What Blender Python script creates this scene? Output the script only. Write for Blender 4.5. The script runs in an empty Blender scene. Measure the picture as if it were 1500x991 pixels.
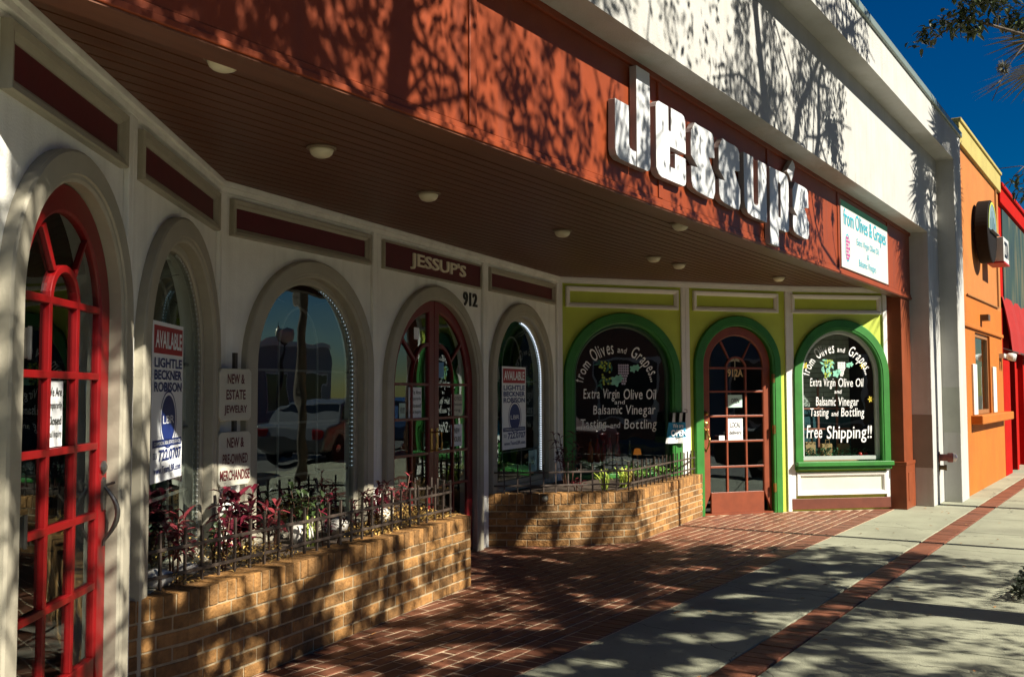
import bpy, bmesh, math, random
import numpy as np
from mathutils import Vector, Matrix
random.seed(7); rng = np.random.default_rng(11)
SC = bpy.context.scene
COL = SC.collection
PI = math.pi

# ------------------------------------------------------------------ camera
AZ, PITCH, ROLL, HC = 0.5773262, 0.0546550, -0.00278636, 1.45
def _w(v):  # camera-heading frame -> world (x along the street front, y into the shop)
    a, b, c = v
    return Vector((a*math.sin(AZ)+b*math.cos(AZ), -a*math.cos(AZ)+b*math.sin(AZ), c))
cp, sp, cr, sr = math.cos(PITCH), math.sin(PITCH), math.cos(ROLL), math.sin(ROLL)
fwd = _w((0, cp, sp)); up0 = Vector((0, -sp, cp)); r0 = Vector((1, 0, 0))
right = _w(cr*r0+sr*up0); up = _w(-sr*r0+cr*up0)
cam = bpy.data.cameras.new('camera'); cam.sensor_width = 36; cam.lens = 1458/1500*36
cam.clip_start = 0.05; cam.clip_end = 2000
co = bpy.data.objects.new('camera', cam); COL.objects.link(co)
m = Matrix.Identity(4)
for i in range(3):
    m[i][0], m[i][1], m[i][2] = right[i], up[i], -fwd[i]
m[0][3], m[1][3], m[2][3] = 0, 0, HC
co.matrix_world = m
SC.camera = co

# ------------------------------------------------------------------ sky, sun, exposure
SUN = Vector((-0.03, 1.0, -0.80)).normalized()
world = bpy.data.worlds.new('World'); SC.world = world; world.use_nodes = True
nt = world.node_tree; bg = nt.nodes['Background']
sky = nt.nodes.new('ShaderNodeTexSky'); sky.sky_type = 'NISHITA'; sky.sun_disc = False
sky.sun_elevation = math.asin(-SUN.z); sky.sun_rotation = math.atan2(-SUN.x, -SUN.y)
sky.air_density = 1.0; sky.dust_density = 0.0; sky.ozone_density = 3.0; sky.altitude = 0
hs = nt.nodes.new('ShaderNodeHueSaturation'); hs.inputs['Saturation'].default_value = 1.7; hs.inputs['Hue'].default_value = 0.514; hs.inputs['Value'].default_value = 0.5
nt.links.new(sky.outputs[0], hs.inputs['Color']); nt.links.new(hs.outputs[0], bg.inputs[0]); bg.inputs[1].default_value = 0.05
sd = bpy.data.lights.new('sun', 'SUN'); sd.energy = 5.0; sd.angle = math.radians(0.5); sd.color = (1.0, 0.93, 0.80)
so = bpy.data.objects.new('sun', sd); COL.objects.link(so)
so.rotation_euler = SUN.to_track_quat('-Z', 'Y').to_euler(); so.location = (5, -20, 18)
SC.view_settings.view_transform = 'Standard'; SC.view_settings.look = 'None'
SC.view_settings.exposure = 1.02; SC.view_settings.gamma = 1.0
SC.cycles.max_bounces = 7; SC.cycles.transparent_max_bounces = 12; SC.cycles.sample_clamp_indirect = 4.0
SC.cycles.caustics_reflective = True

# ------------------------------------------------------------------ materials
MATS = {}
def mat(name, col, rough=0.6, var=0.12, scale=6.0, bump=0.0, bscale=40.0, metal=0.0, spec=0.5, island=0.0,
        streak=0.0, streak_col=None, stretch=(1, 1, 1), speck=0.0, emit=None, emit_s=0.0):
    if name in MATS: return MATS[name]
    M = bpy.data.materials.new(name); M.use_nodes = True; t = M.node_tree; N = t.nodes; L = t.links
    b = N['Principled BSDF']
    b.inputs['Roughness'].default_value = rough; b.inputs['Metallic'].default_value = metal
    b.inputs['Specular IOR Level'].default_value = spec
    geo = N.new('ShaderNodeNewGeometry')
    mp = N.new('ShaderNodeMapping'); mp.inputs['Scale'].default_value = stretch
    L.new(geo.outputs['Position'], mp.inputs['Vector'])
    nz = N.new('ShaderNodeTexNoise'); nz.inputs['Scale'].default_value = scale; nz.inputs['Detail'].default_value = 5
    nz.inputs['Roughness'].default_value = 0.6
    L.new(mp.outputs[0], nz.inputs['Vector'])
    mr = N.new('ShaderNodeMapRange'); mr.inputs['From Min'].default_value = 0.25; mr.inputs['From Max'].default_value = 0.75
    mr.inputs['To Min'].default_value = 1-var; mr.inputs['To Max'].default_value = 1+var
    L.new(nz.outputs['Fac'], mr.inputs['Value'])
    fac = mr.outputs[0]
    if island:
        ma = N.new('ShaderNodeMapRange'); ma.inputs['To Min'].default_value = 1-island; ma.inputs['To Max'].default_value = 1+island
        L.new(geo.outputs['Random Per Island'], ma.inputs['Value'])
        mm = N.new('ShaderNodeMath'); mm.operation = 'MULTIPLY'
        L.new(fac, mm.inputs[0]); L.new(ma.outputs[0], mm.inputs[1]); fac = mm.outputs[0]
    vm = N.new('ShaderNodeVectorMath'); vm.operation = 'SCALE'; vm.inputs[0].default_value = col
    L.new(fac, vm.inputs['Scale'])
    out = vm.outputs[0]
    if streak:
        m2 = N.new('ShaderNodeMapping'); m2.inputs['Scale'].default_value = (5, 5, 0.35)
        L.new(geo.outputs['Position'], m2.inputs['Vector'])
        n2 = N.new('ShaderNodeTexNoise'); n2.inputs['Scale'].default_value = 2.2; n2.inputs['Detail'].default_value = 6
        L.new(m2.outputs[0], n2.inputs['Vector'])
        r2 = N.new('ShaderNodeMapRange'); r2.inputs['From Min'].default_value = 0.5; r2.inputs['From Max'].default_value = 0.75
        r2.inputs['To Max'].default_value = streak; L.new(n2.outputs['Fac'], r2.inputs['Value'])
        mx = N.new('ShaderNodeMixRGB'); mx.inputs[2].default_value = (*(streak_col or (0.2, 0.19, 0.15)), 1)
        L.new(r2.outputs[0], mx.inputs[0]); L.new(out, mx.inputs[1]); out = mx.outputs[0]
    if speck:
        for sc_, lo, hi, amt, col_ in ((0.9, .52, .72, speck*.7, (.13, .125, .09)), (26, .66, .70, speck, (.05, .045, .035)), (7, .68, .74, speck*.6, (.10, .09, .06))):
            n4 = N.new('ShaderNodeTexNoise'); n4.inputs['Scale'].default_value = sc_; n4.inputs['Detail'].default_value = 6; L.new(geo.outputs['Position'], n4.inputs['Vector'])
            r4 = N.new('ShaderNodeMapRange'); r4.inputs['From Min'].default_value = lo; r4.inputs['From Max'].default_value = hi; r4.inputs['To Max'].default_value = amt; L.new(n4.outputs['Fac'], r4.inputs['Value'])
            m4 = N.new('ShaderNodeMixRGB'); m4.inputs[2].default_value = (*col_, 1); L.new(r4.outputs[0], m4.inputs[0]); L.new(out, m4.inputs[1]); out = m4.outputs[0]
    if speck:
        vo = N.new('ShaderNodeTexVoronoi'); vo.feature = 'DISTANCE_TO_EDGE'; vo.inputs['Scale'].default_value = 0.42
        dn = N.new('ShaderNodeTexNoise'); dn.inputs['Scale'].default_value = 3.0; dn.inputs['Detail'].default_value = 6; L.new(geo.outputs['Position'], dn.inputs['Vector'])
        ad = N.new('ShaderNodeVectorMath'); ad.operation = 'MULTIPLY_ADD'; ad.inputs[1].default_value = (.45, .45, .45); L.new(dn.outputs['Color'], ad.inputs[0]); L.new(geo.outputs['Position'], ad.inputs[2]); L.new(ad.outputs[0], vo.inputs['Vector'])
        r5 = N.new('ShaderNodeMapRange'); r5.inputs['From Min'].default_value = 0.0; r5.inputs['From Max'].default_value = 0.0035; r5.inputs['To Min'].default_value = .75; r5.inputs['To Max'].default_value = 0; L.new(vo.outputs['Distance'], r5.inputs['Value'])
        m5 = N.new('ShaderNodeMixRGB'); m5.inputs[2].default_value = (.04, .035, .025, 1); L.new(r5.outputs[0], m5.inputs[0]); L.new(out, m5.inputs[1]); out = m5.outputs[0]
    L.new(out, b.inputs['Base Color'])
    if bump:
        n3 = N.new('ShaderNodeTexNoise'); n3.inputs['Scale'].default_value = bscale; n3.inputs['Detail'].default_value = 4
        L.new(mp.outputs[0], n3.inputs['Vector'])
        bp = N.new('ShaderNodeBump'); bp.inputs['Strength'].default_value = bump; bp.inputs['Distance'].default_value = 0.01
        L.new(n3.outputs['Fac'], bp.inputs['Height']); L.new(bp.outputs[0], b.inputs['Normal'])
    if emit:
        b.inputs['Emission Color'].default_value = (*emit, 1); b.inputs['Emission Strength'].default_value = emit_s
    MATS[name] = M
    return M
def glass_mat(name, tint, ior=1.8, rough=0.0, trans=0.85):
    M = bpy.data.materials.new(name); M.use_nodes = True; t = M.node_tree; N = t.nodes; L = t.links
    for n in list(N): N.remove(n)
    o = N.new('ShaderNodeOutputMaterial'); mix = N.new('ShaderNodeMixShader')
    tr = N.new('ShaderNodeBsdfTransparent'); tr.inputs[0].default_value = (*[c*trans for c in tint], 1)
    gl = N.new('ShaderNodeBsdfGlossy'); gl.inputs['Roughness'].default_value = rough; gl.inputs[0].default_value = (0.85, 1.0, 1.0, 1)
    geo = N.new('ShaderNodeNewGeometry')
    dt = N.new('ShaderNodeVectorMath'); dt.operation = 'DOT_PRODUCT'; L.new(geo.outputs['Incoming'], dt.inputs[0]); L.new(geo.outputs['Normal'], dt.inputs[1])
    ab = N.new('ShaderNodeMath'); ab.operation = 'ABSOLUTE'; L.new(dt.outputs['Value'], ab.inputs[0])
    om = N.new('ShaderNodeMath'); om.operation = 'SUBTRACT'; om.inputs[0].default_value = 1.0; L.new(ab.outputs[0], om.inputs[1])
    pw = N.new('ShaderNodeMath'); pw.operation = 'POWER'; pw.inputs[1].default_value = 5.0; L.new(om.outputs[0], pw.inputs[0])
    f0 = ((ior-1)/(ior+1))**2
    fr = N.new('ShaderNodeMath'); fr.operation = 'MULTIPLY_ADD'; fr.inputs[1].default_value = 1-f0; fr.inputs[2].default_value = f0; L.new(pw.outputs[0], fr.inputs[0])
    nz = N.new('ShaderNodeTexNoise'); nz.inputs['Scale'].default_value = 1.6
    L.new(geo.outputs['Position'], nz.inputs['Vector'])
    bp = N.new('ShaderNodeBump'); bp.inputs['Strength'].default_value = 0.10; bp.inputs['Distance'].default_value = 0.03
    L.new(nz.outputs['Fac'], bp.inputs['Height']); L.new(bp.outputs[0], gl.inputs['Normal'])
    L.new(fr.outputs[0], mix.inputs[0]); L.new(tr.outputs[0], mix.inputs[1]); L.new(gl.outputs[0], mix.inputs[2])
    L.new(mix.outputs[0], o.inputs[0])
    return M
WHITE = mat('white_stucco', (0.43, 0.43, 0.405), 0.75, 0.10, 3, 0.45, 90, streak=0.40, streak_col=(0.34, 0.32, 0.25))
PANELW = mat('cream_white_paint', (0.85, 0.84, 0.77), 0.6, 0.09, 4, 0.30, 110, streak=0.22, streak_col=(0.4, 0.37, 0.28))
TRIMW = mat('white_gloss_paint', (0.80, 0.79, 0.74), 0.4, 0.04, 8, 0.05, 60)
BEIGE = mat('taupe_trim_paint', (0.37, 0.34, 0.26), 0.5, 0.10, 7, 0.10, 70)
DKRED = mat('oxblood_board', (0.10, 0.005, 0.012), 0.5, 0.15, 9, 0.05, 50)
LIME = mat('lime_paint', (0.48, 0.57, 0.07), 0.55, 0.08, 4, 0.15, 120)
GREEN = mat('green_paint', (0.025, 0.175, 0.022), 0.5, 0.22, 6, 0.12, 70, streak=0.3, streak_col=(0.02, 0.10, 0.02))
SOFFIT = mat('brown_soffit_boards', (0.125, 0.045, 0.021), 0.45, 0.2, 5, 0.05, 60, stretch=(0.3, 6, 1))
GROOVE = mat('soffit_groove', (0.02, 0.009, 0.006), 0.7)
FASCIA = mat('rust_orange_fascia', (0.225, 0.037, 0.006), 0.5, 0.16, 2.2, 0.08, 60, streak=0.5, streak_col=(0.16, 0.035, 0.015))
POSTB = mat('brown_post_paint', (0.20, 0.045, 0.013), 0.45, 0.22, 5, 0.08, 50)
DOORB = mat('terracotta_door_paint', (0.21, 0.048, 0.018), 0.42, 0.18, 7, 0.05, 60)
RED = mat('red_door_paint', (0.19, 0.002, 0.003), 0.38, 0.14, 7, 0.05, 60)
DRED = mat('dark_red_door_paint', (0.16, 0.006, 0.007), 0.38, 0.14, 7, 0.05, 60)
SKIRT = mat('brown_skirting_paint', (0.13, 0.035, 0.018), 0.5, 0.2, 8)
SIGNW = mat('sign_white', (0.55, 0.55, 0.52), 0.4, 0.03, 4)
LETW = mat('channel_letter_white', (0.66, 0.68, 0.69), 0.32, 0.05, 3)
LETS = mat('channel_letter_side', (0.30, 0.26, 0.25), 0.4, 0.1, 5)
CREAM = mat('cream_letter', (0.85, 0.78, 0.60), 0.5, 0.05)
BLACK = mat('black_paint', (0.012, 0.012, 0.013), 0.4, 0.1)
IRON = mat('rusty_black_iron', (0.075, 0.055, 0.042), 0.55, 0.35, 30, 0.2, 120, metal=0.2)
PBRICK = mat('tan_planter_brick', (0.28, 0.14, 0.042), 0.78, 0.5, 16, 1.0, 50, island=0.42)
MORTAR = mat('planter_mortar', (0.42, 0.33, 0.20), 0.9, 0.2, 30, 0.4, 90)
PAVER = mat('red_paver_brick', (0.17, 0.062, 0.032), 0.6, 0.25, 9, 0.35, 80, island=0.25)
SAND = mat('paver_joint_sand', (0.52, 0.40, 0.26), 0.95, 0.2, 20, 0.2, 90)
CONC = mat('sidewalk_concrete', (0.285, 0.29, 0.205), 0.85, 0.22, 1.6, 0.5, 110, speck=0.55)
ASPH = mat('asphalt', (0.09, 0.088, 0.08), 0.9, 0.25, 4, 0.5, 90)
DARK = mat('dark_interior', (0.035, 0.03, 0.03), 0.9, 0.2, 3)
ORANGE = mat('orange_stucco', (0.40, 0.115, 0.004), 0.7, 0.16, 2, 0.6, 60, streak=0.3, streak_col=(0.25, 0.08, 0.01))
ORANGEU = mat('apricot_stucco', (0.42, 0.145, 0.025), 0.7, 0.16, 2, 0.6, 60, streak=0.35, streak_col=(0.28, 0.11, 0.03))
YELLOW = mat('pale_yellow_cornice', (0.38, 0.31, 0.09), 0.7, 0.12, 3, 0.2, 70)
REDW = mat('red_stucco', (0.34, 0.006, 0.003), 0.9, 0.12, 4, 0.3, 60, spec=.1)
AWN = mat('red_canvas', (0.27, 0.005, 0.003), 0.95, 0.12, 6, 0.1, 200)
GREY = mat('grey_repaint', (0.22, 0.19, 0.15), 0.8, 0.10, 4, 0.3, 90)
GREY2 = mat('pale_grey_repaint', (0.36, 0.37, 0.32), 0.8, 0.10, 4, 0.3, 90)
COPING = mat('coping_metal', (0.22, 0.28, 0.26), 0.4, 0.08, 3, metal=0.3)
BRASS = mat('aged_brass', (0.42, 0.25, 0.08), 0.3, 0.2, 30, metal=0.9)
STEEL = mat('dull_steel', (0.14, 0.135, 0.125), 0.35, 0.2, 20, metal=0.8)
LAMPG = mat('frosted_lamp_glass', (0.72, 0.66, 0.46), 0.35, 0.05)
PAPER = mat('white_paper', (0.84, 0.86, 0.86), 0.7, 0.04)
NAVY = mat('navy_ink', (0.012, 0.03, 0.16), 0.5, 0.05)
REDINK = mat('red_ink', (0.38, 0.012, 0.02), 0.5, 0.05)
MAROON = mat('maroon_letter', (0.11, 0.008, 0.012), 0.5, 0.1)
TEAL = mat('teal_ink', (0.02, 0.36, 0.46), 0.5, 0.05)
GREENT = mat('green_sign_band', (0.10, 0.42, 0.20), 0.5, 0.05)
MAGENTA = mat('magenta_ink', (0.45, 0.02, 0.22), 0.5, 0.05)
PAINTW = mat('white_window_paint', (0.82, 0.82, 0.80), 0.6, 0.06, 20)
MINT = mat('mint_window_paint', (0.22, 0.55, 0.40), 0.6, 0.06, 20)
OLIVEP = mat('olive_window_paint', (0.36, 0.45, 0.04), 0.6, 0.06, 20)
GRAPEP = mat('grape_window_paint', (0.40, 0.36, 0.46), 0.6, 0.06, 20)
DKGRNP = mat('dark_green_window_paint', (0.02, 0.12, 0.08), 0.6, 0.06, 20)
LED = mat('led_bulb', (0.8, 0.8, 0.8), 0.4, 0, emit=(0.75, 0.85, 1.0), emit_s=.9)
LEDOFF = mat('dull_bulb', (0.45, 0.46, 0.42), 0.3, 0)
SOIL = mat('dark_soil', (0.055, 0.036, 0.022), 0.95, 0.4, 20, 0.9, 60)
STRAW = mat('dry_straw_mulch', (0.50, 0.32, 0.09), 0.9, 0.3, 30, island=0.5)
STONE = mat('white_stone', (0.66, 0.63, 0.56), 0.8, 0.12, 12, 0.3, 40)
LEAFR = mat('burgundy_leaf', (0.12, 0.012, 0.024), 0.35, 0.25, 20, island=0.55)
LEAFP = mat('pink_red_leaf', (0.20, 0.03, 0.036), 0.35, 0.25, 20, island=0.5)
LEAFD = mat('dark_green_leaf', (0.045, 0.075, 0.022), 0.45, 0.2, 20, island=0.4)
LEAFY = mat('yellow_green_blade', (0.35, 0.44, 0.06), 0.5, 0.2, 20, island=0.5)
LEAFG = mat('fresh_green_leaf', (0.16, 0.32, 0.05), 0.5, 0.2, 20, island=0.5)
OAKL = mat('oak_leaf', (0.055, 0.075, 0.022), 0.45, 0.2, 5, island=0.4)
MOSSM = mat('spanish_moss', (0.16, 0.16, 0.12), 0.9, 0.2, 5, island=0.3)
PALML = mat('palm_leaf', (0.06, 0.09, 0.03), 0.5, 0.2, 8, island=0.3)
BARK = mat('bark', (0.12, 0.095, 0.07), 0.95, 0.4, 9, 1.0, 30, stretch=(1, 1, 0.3))
STEM = mat('plant_stem', (0.11, 0.05, 0.03), 0.7, 0.2)
GLASS = glass_mat('shop_glass', (0.86, 0.93, 0.92), 2.2, trans=1.0)
GLASSD = glass_mat('door_glass', (0.80, 0.88, 0.88), 2.0, trans=1.0)
CARGL = glass_mat('car_glass', (0.25, 0.3, 0.3), 1.6)

# ------------------------------------------------------------------ mesh builder
def children_loc(o):
    p = Vector((0, 0, 0))
    while o is not None:
        p += o.location; o = o.parent
    return p
class MB:
    def __init__(s): s.v = []; s.f = []; s.mi = []; s.cur = 0
    def add(s, vs, fs):
        n = len(s.v); s.v += [tuple(x) for x in vs]; s.f += [tuple(i+n for i in f) for f in fs]; s.mi += [s.cur]*len(fs)
        return s
    def hexa(s, p):  # p: 8 points, bottom 4 then top 4
        return s.add(p, [(3, 2, 1, 0), (4, 5, 6, 7), (0, 1, 5, 4), (1, 2, 6, 5), (2, 3, 7, 6), (3, 0, 4, 7)])
    def box(s, x0, x1, y0, y1, z0, z1):
        return s.hexa([(x0, y0, z0), (x1, y0, z0), (x1, y1, z0), (x0, y1, z0), (x0, y0, z1), (x1, y0, z1), (x1, y1, z1), (x0, y1, z1)])
    def fbox(s, F, u0, u1, w0, w1, z0, z1):
        P = F.P
        return s.hexa([P(u0, w1, z0), P(u1, w1, z0), P(u1, w0, z0), P(u0, w0, z0), P(u0, w1, z1), P(u1, w1, z1), P(u1, w0, z1), P(u0, w0, z1)])
    def prism(s, F, poly, w0, w1):
        n = len(poly)
        vs = [F.P(u, w1, z) for u, z in poly]+[F.P(u, w0, z) for u, z in poly]
        fs = [tuple(range(n)), tuple(range(2*n-1, n-1, -1))]+[(i, n+i, n+(i+1) % n, (i+1) % n) for i in range(n)]
        return s.add(vs, fs)
    def sheet(s, F, poly, w):
        return s.add([F.P(u, w, z) for u, z in reversed(poly)], [tuple(range(len(poly)))])
    def band(s, F, inn, out, prof, closed=False):
        k = len(prof); n = len(inn); vs = []
        for (iu, iz), (ou, oz) in zip(inn, out):
            for t, w in prof: vs.append(F.P(iu+(ou-iu)*t, w, iz+(oz-iz)*t))
        fs = []
        for i in range(n if closed else n-1):
            j = (i+1) % n
            for q in range(k-1): fs.append((i*k+q, i*k+q+1, j*k+q+1, j*k+q))
        if not closed:
            fs.append(tuple(range(k))); fs.append(tuple((n-1)*k+q for q in range(k-1, -1, -1)))
        return s.add(vs, fs)
    def frame(s, F, u0, u1, z0, z1, th, prof):
        inn = [(u0+th, z0+th), (u1-th, z0+th), (u1-th, z1-th), (u0+th, z1-th)]
        out = [(u0, z0), (u1, z0), (u1, z1), (u0, z1)]
        return s.band(F, inn, out, prof, closed=True)
    def tube(s, pts, rads, n=8, cap=True):
        pts = [Vector(p) for p in pts]; vs = []; fs = []
        if not hasattr(rads, '__len__'): rads = [rads]*len(pts)
        for i, p in enumerate(pts):
            d = (pts[min(i+1, len(pts)-1)]-pts[max(i-1, 0)]).normalized()
            a = d.cross(Vector((0.13, 0.31, 0.94)))
            if a.length < 0.05: a = d.cross(Vector((1, 0, 0)))
            a.normalize(); b = d.cross(a)
            for k in range(n):
                t = 2*PI*k/n; vs.append(p+(a*math.cos(t)+b*math.sin(t))*rads[i])
        for i in range(len(pts)-1):
            for k in range(n): fs.append((i*n+k, i*n+(k+1) % n, (i+1)*n+(k+1) % n, (i+1)*n+k))
        if cap: fs += [tuple(range(n-1, -1, -1)), tuple((len(pts)-1)*n+k for k in range(n))]
        return s.add(vs, fs)
    def lathe(s, c, prof, n=24, axis=Vector((0, 0, 1))):
        axis = axis.normalized(); a = axis.cross(Vector((0.3, 0.9, 0.1))).normalized(); b = axis.cross(a); c = Vector(c)
        vs = []; fs = []
        for r, h in prof:
            for k in range(n):
                t = 2*PI*k/n; vs.append(c+axis*h+(a*math.cos(t)+b*math.sin(t))*r)
        for i in range(len(prof)-1):
            for k in range(n): fs.append((i*n+k, i*n+(k+1) % n, (i+1)*n+(k+1) % n, (i+1)*n+k))
        fs += [tuple(range(n-1, -1, -1)), tuple((len(prof)-1)*n+k for k in range(n))]
        return s.add(vs, fs)
    def build(s, name, mats, parent=None, bevel=0, smooth=False, recalc=True, loc=None):
        if not isinstance(mats, (list, tuple)): mats = [mats]
        off = children_loc(parent) if parent is not None else Vector(loc or (0, 0, 0))
        me = bpy.data.meshes.new(name)
        me.from_pydata([(x-off.x, y-off.y, z-off.z) for x, y, z in s.v], [], s.f)
        for M in mats: me.materials.append(M)
        if len(mats) > 1: me.polygons.foreach_set('material_index', s.mi)
        if recalc:
            bm = bmesh.new(); bm.from_mesh(me); bmesh.ops.recalc_face_normals(bm, faces=bm.faces); bm.to_mesh(me); bm.free()
        if smooth: me.polygons.foreach_set('use_smooth', [True]*len(me.polygons))
        me.update()
        o = bpy.data.objects.new(name, me); COL.objects.link(o)
        if parent is not None: o.parent = parent
        else: o.location = off
        if bevel:
            b = o.modifiers.new('edge', 'BEVEL'); b.width = bevel; b.segments = 2; b.limit_method = 'ANGLE'; b.angle_limit = math.radians(40)
        return o
def tag(o, label=None, cat=None, group=None, kind=None):
    if label: o['label'] = label
    if cat: o['category'] = cat
    if group: o['group'] = group
    if kind: o['kind'] = kind
    return o
def thing(name, loc, label, cat, group=None):
    o = bpy.data.objects.new(name, None); COL.objects.link(o); o.location = loc; o.empty_display_size = 0.1
    return tag(o, label, cat, group)
class Fr:
    def __init__(s, a, b):
        s.a = Vector((a[0], a[1])); d = Vector((b[0]-a[0], b[1]-a[1])); s.L = d.length; s.d = d.normalized(); s.n = Vector((s.d.y, -s.d.x))
    def P(s, u, w, z):
        p = s.a+s.d*u+s.n*w; return (p.x, p.y, z)
def arch(uc, a, zs, b, z0, n=28):
    """left leg bottom -> over the arch -> right leg bottom"""
    pts = [(uc-a, z0)]
    pts += [(uc-a*math.cos(PI*i/n), zs+b*math.sin(PI*i/n)) for i in range(n+1)]
    pts += [(uc+a, z0)]
    return pts

# text -> list of (verts2d, faces) fitted to a box
def text_mesh(s, bold=0.0):
    cu = bpy.data.curves.new('t', 'FONT'); cu.body = s; cu.offset = bold; cu.resolution_u = 3
    ob = bpy.data.objects.new('t', cu); COL.objects.link(ob)
    dg = bpy.context.evaluated_depsgraph_get(); dg.update()
    me = bpy.data.meshes.new_from_object(ob.evaluated_get(dg))
    v = [(p.co.x, p.co.y) for p in me.vertices]; f = [tuple(p.vertices) for p in me.polygons]
    bpy.data.objects.remove(ob); bpy.data.curves.remove(cu); bpy.data.meshes.remove(me)
    return v, f
_tc = {}
def tm(s, bold=0.0):
    k = (s, bold)
    if k not in _tc: _tc[k] = text_mesh(s, bold)
    return _tc[k]
def put_text(mb, F, s, u0, u1, z0, z1, w, bold=0.0, th=0.002, shear=0.0):
    v, f = tm(s, bold)
    xs = [p[0] for p in v]; ys = [p[1] for p in v]; x0, x1, y0, y1 = min(xs), max(xs), min(ys), max(ys)
    fx = (u1-u0)/(x1-x0); fz = (z1-z0)/(y1-y0); n = len(v)
    def tr(p, w): return F.P(u0+(p[0]-x0)*fx+shear*(p[1]-y0)*fz, w, z0+(p[1]-y0)*fz)
    if th < 0.004:
        mb.add([tr(p, w+th) for p in v], f)
    else:
        vs = [tr(p, w+th) for p in v]+[tr(p, w) for p in v]
        from collections import Counter
        fs = list(f); ec = Counter(); 
        for q in f:
            for i in range(len(q)): ec[(q[i], q[(i+1) % len(q)])] += 1
        for (a, b) in ec:
            if (b, a) not in ec: fs.append((a, a+n, b+n, b))
        mb.add(vs, fs)
    return mb
def hand_text(mb, F, s, path, size, w, bold=0.012, xs=0.72, jit=0.05):
    """letters one by one along path(t)->(u,z,angle); size is the letter height; fitted to the path length"""
    adv = []; tot = 0
    for ch in s:
        if ch == ' ': adv.append(0.32); tot += 0.32; continue
        v, f = tm(ch, bold); x = [p[0] for p in v]; a = (max(x)-min(x))+0.09; adv.append(a); tot += a
    pos = 0
    for ch, a in zip(s, adv):
        if ch != ' ':
            v, f = tm(ch, bold); mnx = min(p[0] for p in v)
            u, z, ang, sc = path((pos+a/2)/tot)
            k = size*sc*random.uniform(0.97, 1.06)/0.70; ang += random.uniform(-jit, jit); ca, sa = math.cos(ang), math.sin(ang)
            L = path.length/tot if getattr(path, 'length', None) else k*xs
            vs = []
            for p in v:
                x = (p[0]-mnx-(a-0.09)/2)*L*sc; y = p[1]*k; x += 0.06*y
                vs.append(F.P(u+x*ca-y*sa, w, z+x*sa+y*ca))
            mb.add(vs, f)
        pos += a
class Line:
    def __init__(s, u0, u1, z0, z1): s.u0, s.u1, s.z0, s.z1 = u0, u1, z0, z1; s.length = u1-u0
    def __call__(s, t): return s.u0+(s.u1-s.u0)*t, s.z0+(s.z1-s.z0)*t, math.atan2(s.z1-s.z0, s.u1-s.u0), 1.0
class Arc:
    def __init__(s, uc, zc, ru, rz, a0, a1, sizes=None):
        s.q = (uc, zc, ru, rz, a0, a1); s.length = abs(a1-a0)*(ru+rz)/2; s.sizes = sizes
    def __call__(s, t):
        uc, zc, ru, rz, a0, a1 = s.q; a = a0+(a1-a0)*t
        return uc+ru*math.cos(a), zc+rz*math.sin(a), a-PI/2, 1.0

# ------------------------------------------------------------------ layout numbers (metres)
ZS = 2.757
K = [(1.69, 3.06), (2.743, 3.829), (4.09, 4.811), (5.85, 5.08), (7.78, 5.39), (9.656, 5.68), (10.964, 4.706), (12.13, 3.835), (13.05, 2.88)]
PF = [None]+[Fr(K[i], K[i+1]) for i in range(8)]
#        uc     A(out) a(in)  zs    B(out) b(in)
AR = {1: (0.680, 0.600, 0.475, 1.77, 0.600, 0.480), 2: (0.858, 0.730, 0.600, 1.64, 0.735, 0.605),
      3: (0.970, 0.742, 0.620, 1.63, 0.740, 0.622), 4: (0.993, 0.872, 0.750, 1.50, 0.870, 0.750),
      5: (0.887, 0.783, 0.660, 1.59, 0.780, 0.645), 6: (0.813, 0.741, 0.622, 1.63, 0.738, 0.613),
      7: (0.711, 0.600, 0.482, 1.77, 0.600, 0.476), 8: (0.686, 0.642, 0.530, 1.65, 0.700, 0.565)}
Z0 = {1: 0.02, 2: 0.53, 3: 0.53, 4: 0.02, 5: 0.53, 6: 0.53, 7: 0.02, 8: 0.615}
GY0 = 2.83                         # edge between concrete and brick paving
YF = 2.68                          # fascia face
YW = 2.45                          # white wall face
YB = 2.23                          # parapet band face
FF = Fr((0, YF), (10, YF)); FW = Fr((0, YW), (10, YW))

# ================================================================== GROUND (structure)
def struct(o): o['kind'] = 'structure'; return o
g = MB(); g.add([(-400, -400, -0.16), (400, -400, -0.16), (400, 400, -0.16), (-400, 400, -0.16)], [(0, 1, 2, 3)])
struct(g.build('ground', mat('far_ground', (0.10, 0.09, 0.06), 0.95, 0.3, 0.4)))
g = MB(); g.add([(-60, -11, -0.13), (90, -11, -0.13), (90, -1.15, -0.13), (-60, -1.15, -0.13)], [(0, 1, 2, 3)])
struct(g.build('road', ASPH))
g = MB()
for x in np.arange(-40, 80, 6.0): g.add([(x, -6.13, -0.125), (x+3, -6.13, -0.125), (x+3, -6.0, -0.125), (x, -6.0, -0.125)], [(0, 1, 2, 3)])
struct(g.build('road_markings', mat('road_paint', (0.7, 0.6, 0.25), 0.7)))
g = MB(); g.box(-60, 90, -1.15, -0.98, -0.15, 0.0); struct(g.build('kerb', CONC, bevel=0.015))
g = MB(); g.box(-60, 90, -14.0, -11.0, -0.15, 0.0); struct(g.build('far_sidewalk', CONC))
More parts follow.
